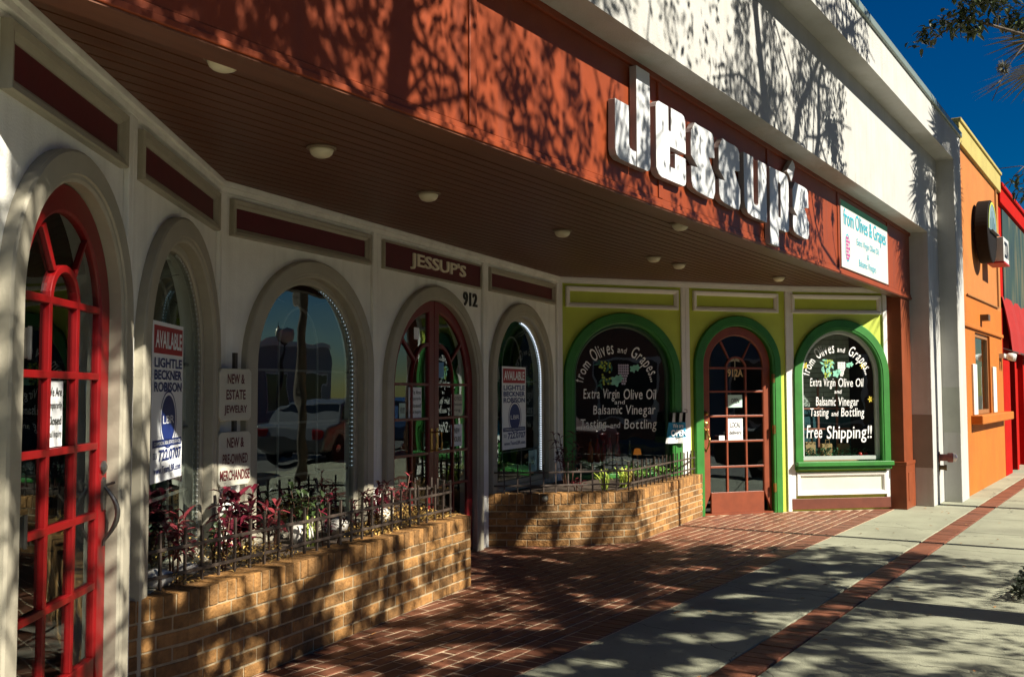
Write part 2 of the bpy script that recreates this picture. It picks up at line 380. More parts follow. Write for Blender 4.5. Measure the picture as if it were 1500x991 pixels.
# concrete slabs, jointed
g = MB()
xs = [-30, -20, -10]+list(np.arange(-5.6, 60, 1.3)); gap = 0.006
for ya, yb in ((-0.974, 1.785), (2.005, 2.822)):
    for a, b in zip(xs[:-1], xs[1:]):
        if a > 13.6 and ya > 2: yb2 = 2.822
        g.box(a+gap, b-gap, ya, yb, -0.12, random.uniform(-0.002, 0.002))
struct(g.build('concrete_sidewalk', CONC, bevel=0.006))
g = MB(); g.box(-30, 60, -0.98, 2.9, -0.14, -0.02); struct(g.build('sidewalk_bed', mat('joint_dirt', (0.05, 0.045, 0.035), 0.95)))
# a real brick field
def bricks_flat(mb, x0, x1, y0, y1, along_x, bl, bw, joint, keep=lambda x, y: True, ztop=0.0, tilt=0.0025):
    row = 0; y = y0
    while y+bw <= y1+1e-6:
        x = x0-(bl/2 if row % 2 else 0)
        while x < x1:
            a0, a1, b0, b1 = x+joint/2, x+bl-joint/2, y+joint/2, y+bw-joint/2
            if keep((a0+a1)/2, (b0+b1)/2):
                t = [ztop+random.uniform(-tilt, tilt) for _ in range(4)]; i = 0.004
                zb = ztop-0.02
                P = [(a0, b0, zb), (a1, b0, zb), (a1, b1, zb), (a0, b1, zb)]
                Q = [(a0, b0, t[0]-.004), (a1, b0, t[1]-.004), (a1, b1, t[2]-.004), (a0, b1, t[3]-.004)]
                R_ = [(a0+i, b0+i, t[0]), (a1-i, b0+i, t[1]), (a1-i, b1-i, t[2]), (a0+i, b1-i, t[3])]
                fs = [(8, 9, 10, 11)]
                for k in range(4):
                    j = (k+1) % 4; fs += [(k, j, 4+j, 4+k), (4+k, 4+j, 8+j, 8+k)]
                mb.add(P+Q+R_, fs)
            x += bl
        y += bw; row += 1
def wall_y(x):
    for i in range(8):
        if K[i][0] <= x <= K[i+1][0]:
            t = (x-K[i][0])/(K[i+1][0]-K[i][0]); return K[i][1]+t*(K[i+1][1]-K[i][1])
    return GY0
keep = lambda x, y: y < wall_y(x)-0.02 and 1.6 < x < 13.3
g = MB(); bricks_flat(g, 1.4, 13.4, 3.035, 5.75, True, 0.203, 0.1015, 0.011, keep)
# header course along the edge
x = 1.3
while x < 13.56:
    g2 = (x+.005, x+.0965); 
    if x > 1.3:
        z = random.uniform(-.002, .002); a0, a1 = g2; b0, b1 = 2.832, 3.03; i = .004
        g.add([(a0, b0, -.02), (a1, b0, -.02), (a1, b1, -.02), (a0, b1, -.02), (a0, b0, z-.004), (a1, b0, z-.004), (a1, b1, z-.004), (a0, b1, z-.004),
               (a0+i, b0+i, z), (a1-i, b0+i, z), (a1-i, b1-i, z), (a0+i, b1-i, z)],
              [(8, 9, 10, 11)]+[f for k in range(4) for f in ((k, (k+1) % 4, 4+(k+1) % 4, 4+k), (4+k, 4+(k+1) % 4, 8+(k+1) % 4, 8+k))])
    x += 0.1015
struct(g.build('brick_pavement', PAVER, recalc=False))
g = MB(); g.box(1.2, 13.5, 2.826, 5.9, -0.1, -0.003); struct(g.build('pavement_joints', SAND))
# brick ribbon in the sidewalk
g = MB(); x = -6
while x < 40:
    z = random.uniform(-.003, .002); a0, a1, b0, b1, i = x+.003, x+.0985, 1.797, 1.997, .004
    g.add([(a0, b0, -.02), (a1, b0, -.02), (a1, b1, -.02), (a0, b1, -.02), (a0, b0, z-.004), (a1, b0, z-.004), (a1, b1, z-.004), (a0, b1, z-.004),
           (a0+i, b0+i, z), (a1-i, b0+i, z), (a1-i, b1-i, z), (a0+i, b1-i, z)],
          [(8, 9, 10, 11)]+[f for k in range(4) for f in ((k, (k+1) % 4, 4+(k+1) % 4, 4+k), (4+k, 4+(k+1) % 4, 8+(k+1) % 4, 8+k))])
    x += 0.1015
struct(g.build('brick_strip', mat('ribbon_brick', (0.18, 0.062, 0.030), 0.65, 0.25, 9, 0.35, 80, island=0.22), recalc=False))

# ================================================================== THE STOREFRONT BUILDING
BD = thing('storefront_building', (8.0, 3.0, 0.0), 'low storefront building with white and lime arched bays under a rust fascia and white parapet', 'building')
LIME_SUNLIT = mat('sunlit_lime_paint', (0.60, 0.64, 0.52), 0.55, 0.08, 4, 0.15, 120)  # the same lime paint, its sunlit bleaching mixed into the colour
for i in range(1, 9):
    F = PF[i]; uc, A, a, zs, B, b = AR[i]; z0 = Z0[i]; L = F.L
    field = PANELW if i <= 5 else LIME
    g = MB(); W0 = -0.001
    pts = arch(uc, a+0.03, zs, b+0.03, z0-0.03)
    # front face strips
    zt = ZS+0.05
    g.sheet(F, [(0, 0), (uc-a-0.03, 0), (uc-a-0.03, zs), (uc-a-0.03, zt), (0, zt)], 0)
    g.sheet(F, [(uc+a+0.03, 0), (L, 0), (L, zt), (uc+a+0.03, zt), (uc+a+0.03, zs)], 0)
    top = pts[1:-1]
    for (ua, za), (ub, zb) in zip(top[:-1], top[1:]): g.sheet(F, [(ua, za), (ub, zb), (ub, zt), (ua, zt)], 0)
    if z0 > 0.1: g.sheet(F, [(uc-a-.03, 0), (uc+a+.03, 0), (uc+a+.03, z0-.03), (uc-a-.03, z0-.03)], 0)
    g.band(F, pts, pts, [(0, 0), (0, -0.16)])
    g.build('wall', field, BD, recalc=False)
    g = MB(); wl = -.163
    g.sheet(F, [(-.05, 0), (uc-a-.03, 0), (uc-a-.03, zs), (uc-a-.03, zt), (-.05, zt)], wl); g.sheet(F, [(uc+a+.03, 0), (L+.05, 0), (L+.05, zt), (uc+a+.03, zt), (uc+a+.03, zs)], wl)
    for (ua, za), (ub, zb) in zip(top[:-1], top[1:]): g.sheet(F, [(ua, za), (ub, zb), (ub, zt), (ua, zt)], wl)
    if z0 > 0.1: g.sheet(F, [(uc-a-.03, 0), (uc+a+.03, 0), (uc+a+.03, z0-.03), (uc-a-.03, z0-.03)], wl)
    g.build('wall_lining', DARK, BD, recalc=False)
    # arch surround (belongs to its window or door)
    door = i in (1, 4, 7)
    trim = BEIGE if i <= 5 else GREEN
    g = MB()
    zb0 = 0.50 if i == 8 else 0.0
    g.band(F, arch(uc, a, zs, b, zb0), arch(uc, A, zs, B, zb0),
           [(0, -0.06), (0, 0.035), (0.10, 0.042), (0.22, 0.042), (0.26, 0.050), (0.92, 0.050), (1.0, 0.042), (1.0, -0.002)])
    if door:
        DR = g.build('door', trim, BD); host = DR
        tag(host, {1: 'red glazed door in a taupe arch', 4: 'dark red double door in a taupe arch', 7: 'terracotta glazed door in a green arch'}[i])
    else:
        host = g.build('window', trim, BD)
        tag(host, {2: 'arched window in taupe surround with sale poster', 3: 'wide arched window in taupe surround', 5: 'arched window in taupe surround with lit rope of lights',
                   6: 'lettered arched window in green surround above planter', 8: 'lettered arched window in green surround with sill'}[i])
    # glass and sash
    wg = -0.045
    if not door:
        g = MB(); g.band(F, arch(uc, a-.045, zs, b-.045, z0+.045), arch(uc, a, zs, b, z0),
                         [(0, wg-.02), (0, -.026), (0.3, -.018), (1, -.018)])
        g.fbox(F, uc-a, uc+a, wg-.02, -.018, z0, z0+.045)
        g.build('sash', {True: BEIGE, False: mat('dark_green_sash', (0.012, 0.06, 0.02), 0.4)}[i <= 5] if i != 8 else mat('grey_sash', (0.42, 0.45, 0.42), 0.4), host)
        g = MB(); g.sheet(F, arch(uc, a-.04, zs, b-.04, z0+.04, 40), wg); g.build('glass', GLASS, host, recalc=False)
        g = MB()
        if i == 8:
            g.fbox(F, 0.044, 1.330, 0.0, 0.115, 0.545, 0.60); g.fbox(F, 0.06, 1.315, 0, 0.085, 0.505, 0.545)
            g.build('sill', GREEN, host, bevel=.006)
        else:
            g.fbox(F, uc-a, uc+a, -.15, .04, z0-.05, z0-.002); g.build('sill', trim, host, bevel=.005)
        if i in (2, 3, 5):   # gothic lattice just behind the pane
            g = MB(); wb = wg-.06
            for uu in (uc-a*.36, uc+a*.36): g.fbox(F, uu-.008, uu+.008, wb-.01, wb, z0, zs+.1)
            for zz in (zs-.02, zs-.38, zs-.74): g.fbox(F, uc-a, uc+a, wb-.012, wb-.002, zz-.008, zz+.008)
            inn = arch(uc, a*.36-.008, zs+.1, a*.5, zs, 16); out = arch(uc, a*.36+.008, zs+.1, a*.5+.016, zs, 16)
            g.band(F, inn, out, [(0, wb-.01), (0, wb), (1, wb), (1, wb-.01)])
            for s_ in (-1, 1):
                p0 = (uc+s_*a*.28, zs+.45); p1 = (uc+s_*a*.62, zs+b*.80)
                g.prism(F, [(p0[0]-.008, p0[1]), (p0[0]+.008, p0[1]), (p1[0]+.008, p1[1]), (p1[0]-.008, p1[1])], wb-.01, wb)
            g.build('lattice', mat('lattice_grey', (0.10, 0.10, 0.09), 0.6), host)
    else:
        stile = 0.085 if i != 4 else 0.085
        paint = {1: RED, 4: DRED, 7: DOORB}[i]
        wd = -0.045; w1 = -0.012
        g = MB()
        if i in (1, 7):
            u0, u1 = uc-a+.006, uc+a-.006
            gi = a-.11; bi = b-.115; zb = 0.263 if i == 7 else 0.38
            g.band(F, arch(uc, gi, zs, bi, zb), arch(uc, a-.006, zs, b-.006, 0.018), [(0, wd), (0, w1-.008), (0.12, w1), (1, w1), (1, wd)])
            g.fbox(F, u0+.11, u1-.11, wd, w1, 0.018, zb)
            cols = (uc-gi/3-.01, uc+gi/3+.01)
            rows = (1.742, 1.461, 1.166, 0.867, 0.563) if i == 7 else (1.795, 1.522, 1.237, 0.954, 0.668)
            mw = .012 if i == 7 else .014
            for uu in cols: g.fbox(F, uu-mw, uu+mw, wd+.003, w1-.003, zb, zs+.02)
            for zz in rows: g.fbox(F, uc-gi, uc+gi, wd+.004, w1-.002, zz-mw, zz+mw)
            ca = (cols[1]-cols[0])/2; zsm = 1.742 if i == 7 else 1.795
            g.band(F, arch(uc, ca-mw, zsm, .13-mw, zsm-.01, 14), arch(uc, ca+mw, zsm, .13+mw, zsm-.01, 14), [(0, wd+.002), (0, w1-.001), (1, w1-.001), (1, wd+.002)])
            for s_ in (-1, 1):
                p0 = (uc+s_*ca*.72, zsm+.11); p1 = (uc+s_*gi*.56, zs+bi*.80)
                g.prism(F, [(p0[0]-mw, p0[1]), (p0[0]+mw, p0[1]), (p1[0]+mw, p1[1]+.01), (p1[0]-mw, p1[1]-.01)], wd+.005, w1-.004)
            leaf = g.build('leaf', paint, host, bevel=.003)
            g = MB(); g.sheet(F, arch(uc, gi, zs, bi, zb, 40), wd+.012); g.build('glass', GLASSD, host, recalc=False)
            # handle set
            g = MB(); hu = uc-a+.055 if i == 7 else uc+a-.055; hz = 1.0 if i == 7 else 1.07
            nn = Vector((F.n.x, F.n.y, 0))
            g.lathe(F.P(hu, w1-.004, hz+.075), [(.028, 0), (.028, .012), (.02, .016), (.012, .02)], 14, nn)
            g.prism(F, [(hu-.022, hz-.07), (hu-.012, hz-.1), (hu+.012, hz-.1), (hu+.022, hz-.07), (hu+.018, hz+.02), (hu, hz+.035), (hu-.018, hz+.02)], w1-.004, w1+.01)
            pts = []
            for k in range(13):
                t = k/12; pts.append(F.P(hu+.006*math.sin(t*PI), w1+.008+.055*math.sin(PI*min(1, t*1.08)), hz-.0-t*.25))
            g.tube(pts, [.006, .008, .009, .010, .010, .011, .011, .011, .010, .009, .008, .007, .005], 8)
            g.tube([F.P(hu, w1+.01, hz+.0), F.P(hu, w1+.05, hz+.012)], .006, 6)
            if i == 7: g.lathe(F.P(hu-.005, w1-.004, hz+.20), [(.02, 0), (.024, .02), (.024, .04), (.012, .05)], 12, nn)
            g.build('handle', BRASS if i == 7 else STEEL, host, smooth=False)
            for zz in (0.30, 1.0, 1.62):
                g = MB(); hu2 = uc+a+.0 if i == 7 else uc-a
                g.fbox(F, hu2-.015, hu2+.02, .036, .054, zz-.05, zz+.05); g.tube([F.P(hu2-.004, .056, zz-.055), F.P(hu2-.004, .056, zz+.055)], .007, 8)
                g.build('hinge', BRASS if i == 7 else STEEL, host)
            g = MB(); g.fbox(F, uc-a, uc+a, -.14, .02, 0.0, 0.018); g.build('threshold', DOORB if i == 7 else STEEL, host)
        else:
            for s_ in (-1, 1):
                # half leaf
                def half(aa, bb, zb, off):
                    P = [(uc+s_*off, zb), (uc+s_*off, zs+bb*math.sqrt(max(0, 1-(off/aa)**2)))]
                    t0 = math.acos(off/aa)
                    P += [(uc+s_*aa*math.cos(t0*(1-k/16)), zs+bb*math.sin(t0*(1-k/16))) for k in range(1, 17)]
                    P += [(uc+s_*aa, zb)]
                    return P
                g = MB(); outp = half(a-.006, b-.006, .02, .004); innp = half(a-.10, b-.10, .30, .095)
                g.band(F, innp, outp, [(0, wd), (0, w1-.008), (0.12, w1), (1, w1), (1, wd)], closed=True)
                ga = a-.10; um = uc+s_*(.095+(ga-.095)*.50); mw = .011
                g.fbox(F, um-mw, um+mw, wd+.003, w1-.003, .3, 1.53)
                lo, hi = sorted((uc+s_*.095, uc+s_*ga))
                for zz in (1.525, 1.235, .94, .65): g.fbox(F, lo, hi, wd+.004, w1-.002, zz-mw, zz+mw)
                # gothic tracery: quarter arch from centre stile to the middle bar and a spoke
                P1 = [(uc+s_*(.095+(um-uc)*s_*0+((um-uc)*s_-.095)*math.sin(PI/2*k/10)), 1.525+.34*math.cos(PI/2*k/10)) for k in range(11)]
                g.band(F, [(u, z-mw*1.4) for u, z in P1], [(u, z+mw*1.4) for u, z in P1], [(0, wd+.002), (0, w1-.001), (1, w1-.001), (1, wd+.002)])
                p0 = P1[6]; p1 = (uc+s_*ga*.80, zs+(b-.1)*.60)
                g.prism(F, [(p0[0], p0[1]-mw*1.4), (p0[0], p0[1]+mw*1.4), (p1[0], p1[1]+mw*1.4), (p1[0], p1[1]-mw*1.4)], wd+.005, w1-.004)
                lf = g.build('leaf', paint, host, bevel=.003)
                g = MB(); g.sheet(F, innp, wd+.012); g.build('glass', GLASSD, host, recalc=False)
                g = MB(); hu = uc+s_*.05
                g.fbox(F, hu-.018, hu+.018, w1-.004, w1+.006, .95, 1.15)
                g.tube([F.P(hu, w1, 1.12), F.P(hu, w1+.045, 1.11), F.P(hu, w1+.05, 1.03), F.P(hu, w1+.045, .97), F.P(hu, w1, .96)], .008, 8)
                g.build('handle', BRASS, host)
            g = MB(); g.fbox(F, uc-a, uc+a, -.14, .02, 0.0, 0.018); g.build('threshold', STEEL, host)
    # transom moulding and panel
    if i in (1, 2, 3, 5):
        ur = {1: (.06, 1.205), 2: (.12, 1.575), 3: (.10, 1.685), 5: (.087, 1.78)}[i]
        g = MB(); g.frame(F, ur[0], ur[1], 2.43, 2.662, .052, [(0, 0), (0, .012), (.35, .022), (.45, .034), (.9, .040), (1, .03), (1, -.001)])
        g.build('transom_moulding', BEIGE, BD)
        g = MB(); g.fbox(F, ur[0]+.052, ur[1]-.052, -.01, .004, 2.482, 2.61); g.build('transom_panel', DKRED, BD)
    elif i == 4:
        g = MB(); g.frame(F, .10, 1.86, 2.428, 2.655, .014, [(0, 0), (0, .03), (1, .03), (1, -.001)]); g.build('transom_moulding', BEIGE, BD)
    else:
        ur = {6: (.10, 1.542), 7: (.112, 1.30), 8: (.034, 1.252)}[i]
        g = MB(); g.frame(F, ur[0], ur[1], 2.42, 2.656, .052, [(0, 0), (0, .014), (.3, .026), (.45, .034), (.9, .038), (1, .03), (1, -.001)])
        g.build('transom_moulding', TRIMW, BD)
    # crown moulding and corner posts
    cw = PANELW if i <= 5 else TRIMW
    g = MB(); g.fbox(F, 0.0, L, 0, .030, 2.69, 2.722); g.fbox(F, 0.0, L, 0, .048, 2.722, 2.7565)
    g.build('crown_moulding', cw, BD, bevel=.004)
    for k, (ua, ub) in enumerate(((0.0, .055), (L-.055, L))):
        if i == 1 and k == 0: continue
        mt = PANELW if i <= 4 or (i == 5 and k == 0) else TRIMW
        z1 = 2.69
        g = MB(); g.fbox(F, ua, ub, 0, .026, 0.0 if i not in (8,) else .15, z1); g.build('corner_post', mt, BD, bevel=.005)
    if i == 8:
        g = MB(); g.fbox(F, 0.0, L+.02, 0, .03, 0.02, 0.150); g.build('skirting', SKIRT, BD, bevel=.004)
        g = MB(); g.frame(F, .066, 1.278, .185, .470, .055, [(0, 0), (0, .016), (.3, .03), (.85, .036), (1, .028), (1, -.001)]); g.build('apron_moulding', TRIMW, BD)
        g = MB(); g.fbox(F, .121, 1.223, -.01, .005, .24, .415); g.build('apron_panel', LIME_SUNLIT, BD)
# soffit boards
g = MB()
poly = [(K[0][0]-.9, YF+.12)]+[(K[0][0]-.9, 3.5)]+[(x, y+.06) for x, y in K[1:8]]+[(13.6, 3.05), (13.6, YF+.12)]
y = YF+.12; nb = 0
while y < 5.66:
    # clip each board run to the wall line
    y1 = min(y+.089, 5.80); ym = min((y+y1)/2, 5.675)
    xs_ = []
    for (xa, ya), (xb, yb) in zip(K[:-1], K[1:]):
        if (ya-ym)*(yb-ym) <= 0 and ya != yb: xs_.append(xa+(ym-ya)/(yb-ya)*(xb-xa))
    xl = (min(xs_)-.15) if xs_ and ym > K[0][1] else 0.6
    xr = (max(xs_)+.12) if len(xs_) > 1 or ym > K[0][1] else 13.56
    if ym < K[0][1]: xl, xr = 0.6, 13.56
    g.box(xl, xr, y, y1-.012, 2.757, 2.80)
    y += .089
sf = g.build('soffit', SOFFIT, BD, recalc=False)
g = MB(); g.box(0.4, 13.56, YF+.12, 5.9, 2.763, 2.83); g.build('soffit_backing', GROOVE, BD)
# fascia boards
for xa, xb in ((-5.0, -2.53), (-2.53, -.43), (-.43, 1.67), (1.67, 3.77), (3.77, 5.87), (5.87, 8.0), (8.0, 10.14), (10.14, 12.30), (12.30, 13.553)):
    g = MB(); g.box(xa+.002, xb-.002, YF, YF+.11, 2.702, 3.72); g.build('fascia_panel', FASCIA, BD, bevel=.004)
    g = MB(); g.box(xb-.03, xb+.03, YF-.012, YF+.02, 2.702, 3.70)
    if xb < 13.4: g.build('fascia_batten', FASCIA, BD, bevel=.004)
g = MB(); g.box(-5, 13.553, YF-.02, YF+.118, 2.640, 2.668); g.box(-5, 13.553, YF-.008, YF+.114, 2.668, 2.70); g.build('fascia_lip', FASCIA, BD, bevel=.005)
g = MB(); g.box(-5, 13.553, YF-.012, YF+.119, 2.632, 2.639); g.build('fascia_underside', SOFFIT, BD)
g = MB(); g.box(-5, 13.553, YF-.02, YF+.05, 3.46, 3.515); g.box(-5, 13.553, YF-.045, YF+.05, 3.515, 3.56); g.build('fascia_head_moulding', FASCIA, BD, bevel=.004)
# white spandrel, band, pilasters
g = MB(); g.box(-5, 14.0, YW, YF+.06, 3.50, 4.60); g.box(13.99, 14.30, YW+.001, YF+.06, 4.5, 4.60); g.build('spandrel', WHITE, BD)
g = MB(); g.box(-5, 14.80, YB, YW+.3, 4.555, 4.955); g.build('parapet_band', WHITE, BD)
g = MB(); g.box(-5, 14.82, YB-.03, YW+.35, 4.955, 5.035); g.build('coping', COPING, BD, bevel=.01)
g = MB(); g.box(13.55, 14.26, YW+.0015, YF+.6, 0, 4.565); g.build('column', WHITE, BD, bevel=.008)
g = MB(); g.box(14.25, 14.80, YB, YW+.4, 0, 4.56); g.build('pilaster', WHITE, BD, bevel=.008)
g = MB(); g.box(13.546, 13.5485, YW+.004, YF+.05, .487, 1.16); g.build('repaint_patch', GREY, BD)
g = MB(); g.box(14.2465, 14.249, YB+.004, YW+.0, .914, 1.51); g.build('repaint_patch', GREY2, BD)
# left end return + roof + hidden sides so the place stands up from other positions
g = MB(); g.box(-5.0, 0.55, YF+.0, 2.95, 0.0, 2.66); g.build('wall', WHITE, BD)
g = MB(); g.add([(K[0][0], K[0][1], 0), (0.5, 2.94, 0), (0.5, 2.94, 2.8), (K[0][0], K[0][1], 2.8)], [(0, 1, 2, 3)]); g.build('wall', PANELW, BD, recalc=False)
g = MB(); g.box(-5, 14.8, YW+.25, 12, 4.70, 4.80); g.build('roof', mat('roof_membrane', (0.4, 0.4, 0.38), 0.9), BD)
g = MB(); g.box(-5, 14.8, 11.9, 12.0, 0, 4.9); g.box(-5, -4.9, 2.9, 11.9, 0, 4.9); g.box(14.7, 14.8, 2.7, 11.9, 0, 4.9); g.build('rear_wall', WHITE, BD)
# interior shell
g = MB()
g.add([(0.6, 3.2, .012), (13.5, 3.2, .012), (13.5, 8.6, .012), (0.6, 8.6, .012)], [(0, 1, 2, 3)])
g.v = []; g.f = []; g.mi = []
fl = [(k[0]-PF[min(i+1, 8)].n.x*.17, k[1]-PF[min(i+1, 8)].n.y*.17) for i, k in enumerate(K)]
n = len(fl); vs = [(x, y, .012) for x, y in fl]+[(13.5, 8.6, .012), (1.0, 8.6, .012)]
g.add(vs, [tuple(range(n+2))]); g.build('shop_floor', mat('shop_floor_tile', (0.09, 0.075, 0.06), 0.5), BD, recalc=False)
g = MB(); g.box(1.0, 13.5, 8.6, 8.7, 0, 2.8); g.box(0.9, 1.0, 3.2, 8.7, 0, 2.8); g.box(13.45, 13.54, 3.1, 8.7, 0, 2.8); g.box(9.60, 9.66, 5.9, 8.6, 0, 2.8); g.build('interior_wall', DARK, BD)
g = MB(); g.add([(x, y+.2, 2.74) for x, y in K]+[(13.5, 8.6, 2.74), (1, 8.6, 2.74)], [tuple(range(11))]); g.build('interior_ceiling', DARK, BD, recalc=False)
# brown post at the right end
g = MB(); g.box(13.05, 13.552, YF+.015, YF+.20, .0, 2.640); g.box(13.03, 13.553, YF-.008, YF+.20, .0, .54); g.box(13.02, 13.553, YF-.016, YF+.20, .54, .585)
g.build('post', POSTB, BD, bevel=.006)
g = MB(); g.box(13.13, 13.47, YF-.016, YF-.007, .10, .45); g.build('post_panel', POSTB, BD, bevel=.004)

# ------------------------------------------------------------------ painted lettering on the two lime-bay windows
def grape_art(F, host, cu, cz, w, k=1.0, pale=False):
    def discs(name, pts, r, M):
        g = MB()
        for (u, z) in pts:
            g.sheet(F, [(u+r*math.cos(t*PI/4), z+r*math.sin(t*PI/4)) for t in range(8)], w)
        g.build(name, M, host, recalc=False)
    ol = [(cu-.13*k+.075*k*random.uniform(-1, 1), cz+.15*k*random.uniform(-1, 1)) for _ in range(26)]
    dk = MB()
    for _ in range(16):
        u, z = cu-.15*k+.10*k*random.uniform(-1, 1), cz+.15*k*random.uniform(-1, 1); t = random.uniform(0, 6.28); l = .05*k
        c, s = math.cos(t), math.sin(t); dk.sheet(F, [(u-l*c, z-l*s), (u+.015*s, z-.015*c), (u+l*c, z+l*s), (u-.015*s, z+.015*c)], w-.001)
    dk.build('painted_foliage', MINT if pale else DKGRNP, host, recalc=False)
    discs('painted_olives', ol, .013*k, OLIVEP)
    gp = []
    for r_ in range(8):
        nrow = 5-int(abs(r_-1.5)*.62)
        for q in range(max(1, nrow)): gp.append((cu+.10*k+(q-(nrow-1)/2)*.028*k, cz+.10*k-r_*.030*k))
    discs('painted_grapes', gp, .0145*k, PAINTW if pale else GRAPEP)
    g = MB()
    for (lu, lz, s) in ((cu-.0*k, cz-.08*k, .058*k), (cu+.05*k, cz-.05*k, .040*k), (cu+.225*k, cz+.06*k, .040*k), (cu+.275*k, cz+.075*k, .036*k)):
        g.sheet(F, [(lu+s*(1+.22*math.cos(5*t*PI/15))*math.cos(t*PI/15), lz+s*(1+.22*math.cos(5*t*PI/15))*math.sin(t*PI/15)) for t in range(30)], w+.001)
    g.build('painted_leaf', MINT, host, recalc=False)
def lettering(F, host, uc, rows, arcq, scl):
    g = MB(); w = -0.042
    uc_, zc, ru, rz = arcq
    hand_text(g, F, 'from', Arc(uc_, zc, ru, rz, PI*.955, PI*.765), .115*scl, w, .006)
    hand_text(g, F, 'Olives', Arc(uc_, zc, ru, rz, PI*.735, PI*.525), .150*scl, w, .006)
    hand_text(g, F, 'and', Arc(uc_, zc+.012, ru, rz, PI*.500, PI*.415), .070*scl, w, .006)
    hand_text(g, F, 'Grapes...', Arc(uc_, zc, ru, rz, PI*.385, PI*.055), .140*scl, w, .006)
    for s, u0, u1, z0, h in rows: hand_text(g, F, s, Line(u0+.022, u1+.022, z0, z0+random.uniform(-.004, .004)), h, w, .006, jit=.03)
    g.build('lettering', PAINTW, host, recalc=False)
wins = [o for o in BD.children if o.name.split('.')[0] == 'window']
W6, W8 = wins[-2], wins[-1]
lettering(PF[6], W6, .813, [('Extra Virgin', .31, .77, 1.385, .110), ('Olive Oil', .815, 1.245, 1.375, .118), ('and', .70, .84, 1.317, .05), ('Balsamic', .43, .805, 1.205, .105),
          ('Vinegar', .835, 1.24, 1.200, .110), ('Tasting', .265, .60, 1.045, .105), ('and', .645, .775, 1.045, .065), ('Bottling', .82, 1.25, 1.035, .110)], (.765, 1.50, .44, .40), 1.0)
grape_art(PF[6], W6, .745, 1.665, -.043)
lettering(PF[8], W8, .70, [('Extra Virgin', .275, .62, 1.525, .10), ('Olive Oil', .655, 1.00, 1.515, .105), ('and', .60, .70, 1.435, .05), ('Balsamic', .35, .62, 1.285, .105),
          ('Vinegar', .645, .93, 1.28, .105), ('Tasting', .265, .52, 1.155, .10), ('and', .555, .65, 1.155, .06), ('Bottling', .685, 1.005, 1.15, .105), ('Free', .215, .43, .885, .15), ('Shipping!!', .48, 1.105, .875, .155)], (.672, 1.60, .385, .34), .9)
grape_art(PF[8], W8, .655, 1.74, -.043, .75, True)
g = MB()
for (u, z) in ((1.02, 1.78), (1.12, 1.36), (.24, 1.78)):
    for k in range(6):
        t = k*PI/3; g.sheet(PF[8], [(u, z), (u+.03*math.cos(t-.3), z+.03*math.sin(t-.3)), (u+.045*math.cos(t), z+.045*math.sin(t)), (u+.03*math.cos(t+.3), z+.03*math.sin(t+.3))], -.0425)
g.build('painted_flowers', mat('yellow_window_paint', (0.7, 0.55, 0.05), 0.6), W8, recalc=False)
DO = [o for o in BD.children if o.name.split('.')[0] == 'door']
D1, D4, D7 = DO
g = MB(); put_text(g, PF[7], '912A', .585, .80, 1.635, 1.73, -.008, .03); g.build('numerals', mat('gold_leaf', (0.62, 0.42, 0.16), 0.4, metal=0.3), D7, recalc=False)
g = MB(); F = PF[7]
g.tube([F.P(.70, -.031, 1.60), F.P(.705, -.031, 1.83)], .006, 6)
for k in range(9):
    t = PI*k/8; g.prism(F, [(.705, 1.83), (.705+.035*math.cos(t), 1.845+.035*math.sin(t)), (.705+.08*math.cos(t), 1.815+.055*math.sin(t))], -.032, -.030)
g.build('etched_palm', mat('etched_frost', (0.42, 0.40, 0.28), 0.6), D7)

# ================================================================== SIGNS
# big channel letters
S_ = [(0, .405), (.075, .485), (.124, .480), (.338, .481), (.394, .474), (.422, .445), (.428, .305), (.316, .288), (.430, .170), (.430, .06), (.396, .006), (.305, .002), (.10, .012), (.03, .028), (.006, .06), (0, .172), (.118, .180), (0, .245)]
GL = {'J_hook': [(5.142, 3.171), (5.322, 3.169), (5.321, 2.935), (5.335, 2.916), (5.367, 2.909), (5.418, 2.909), (5.418, 2.818), (5.20, 2.822), (5.158, 2.838), (5.138, 2.874)],
      'J_stem': [(5.428, 3.446), (5.618, 3.446), (5.620, 2.856), (5.607, 2.829), (5.573, 2.818), (5.428, 2.818)],
      'e': [(5.705, 3.261), (5.716, 3.288), (5.748, 3.304), (5.897, 3.304), (5.897, 3.149), (5.914, 3.145), (5.936, 3.149), (5.938, 3.305), (6.115, 3.305), (6.154, 3.296), (6.172, 3.265), (6.175, 3.043), (5.915, 3.043), (5.915, 2.912), (5.996, 2.912), (5.998, 3.013), (6.175, 3.013), (6.173, 2.855), (6.160, 2.832), (6.128, 2.820), (5.787, 2.820), (5.736, 2.832), (5.706, 2.869)],
      'u': [(7.288, 3.290), (7.500, 3.290), (7.498, 2.940), (7.516, 2.921), (7.556, 2.917), (7.598, 2.925), (7.610, 2.940), (7.614, 3.290), (7.812, 3.290), (7.810, 2.814), (7.48, 2.814), (7.373, 2.828), (7.314, 2.862), (7.290, 2.914)],
      'apostrophe': [(8.503, 3.461), (8.557, 3.441), (8.579, 3.412), (8.523, 3.331), (8.461, 3.266), (8.406, 3.310), (8.351, 3.335), (8.411, 3.395)]}
LS = thing('letter_sign', (7.0, YF-.06, 2.8), 'big white raised letters spelling the shop name on the rust fascia', 'sign')
def letter(polys, holes=None):
    g = MB()
    for P in polys:
        n0 = len(g.f); g.prism(FF, P, .008, .056)
        # faces: front is first, then back, then sides
        for k in range(n0, len(g.f)): g.mi[k] = 0 if k == n0 else 1
    o = g.build('letter', [LETW, LETS], LS, bevel=.003)
    return o
letter([GL['J_hook'], GL['J_stem']]); letter([GL['e']])
for x0 in (6.263, 6.772): letter([[(x0+u, 2.815+z) for u, z in S_]])
letter([GL['u']])
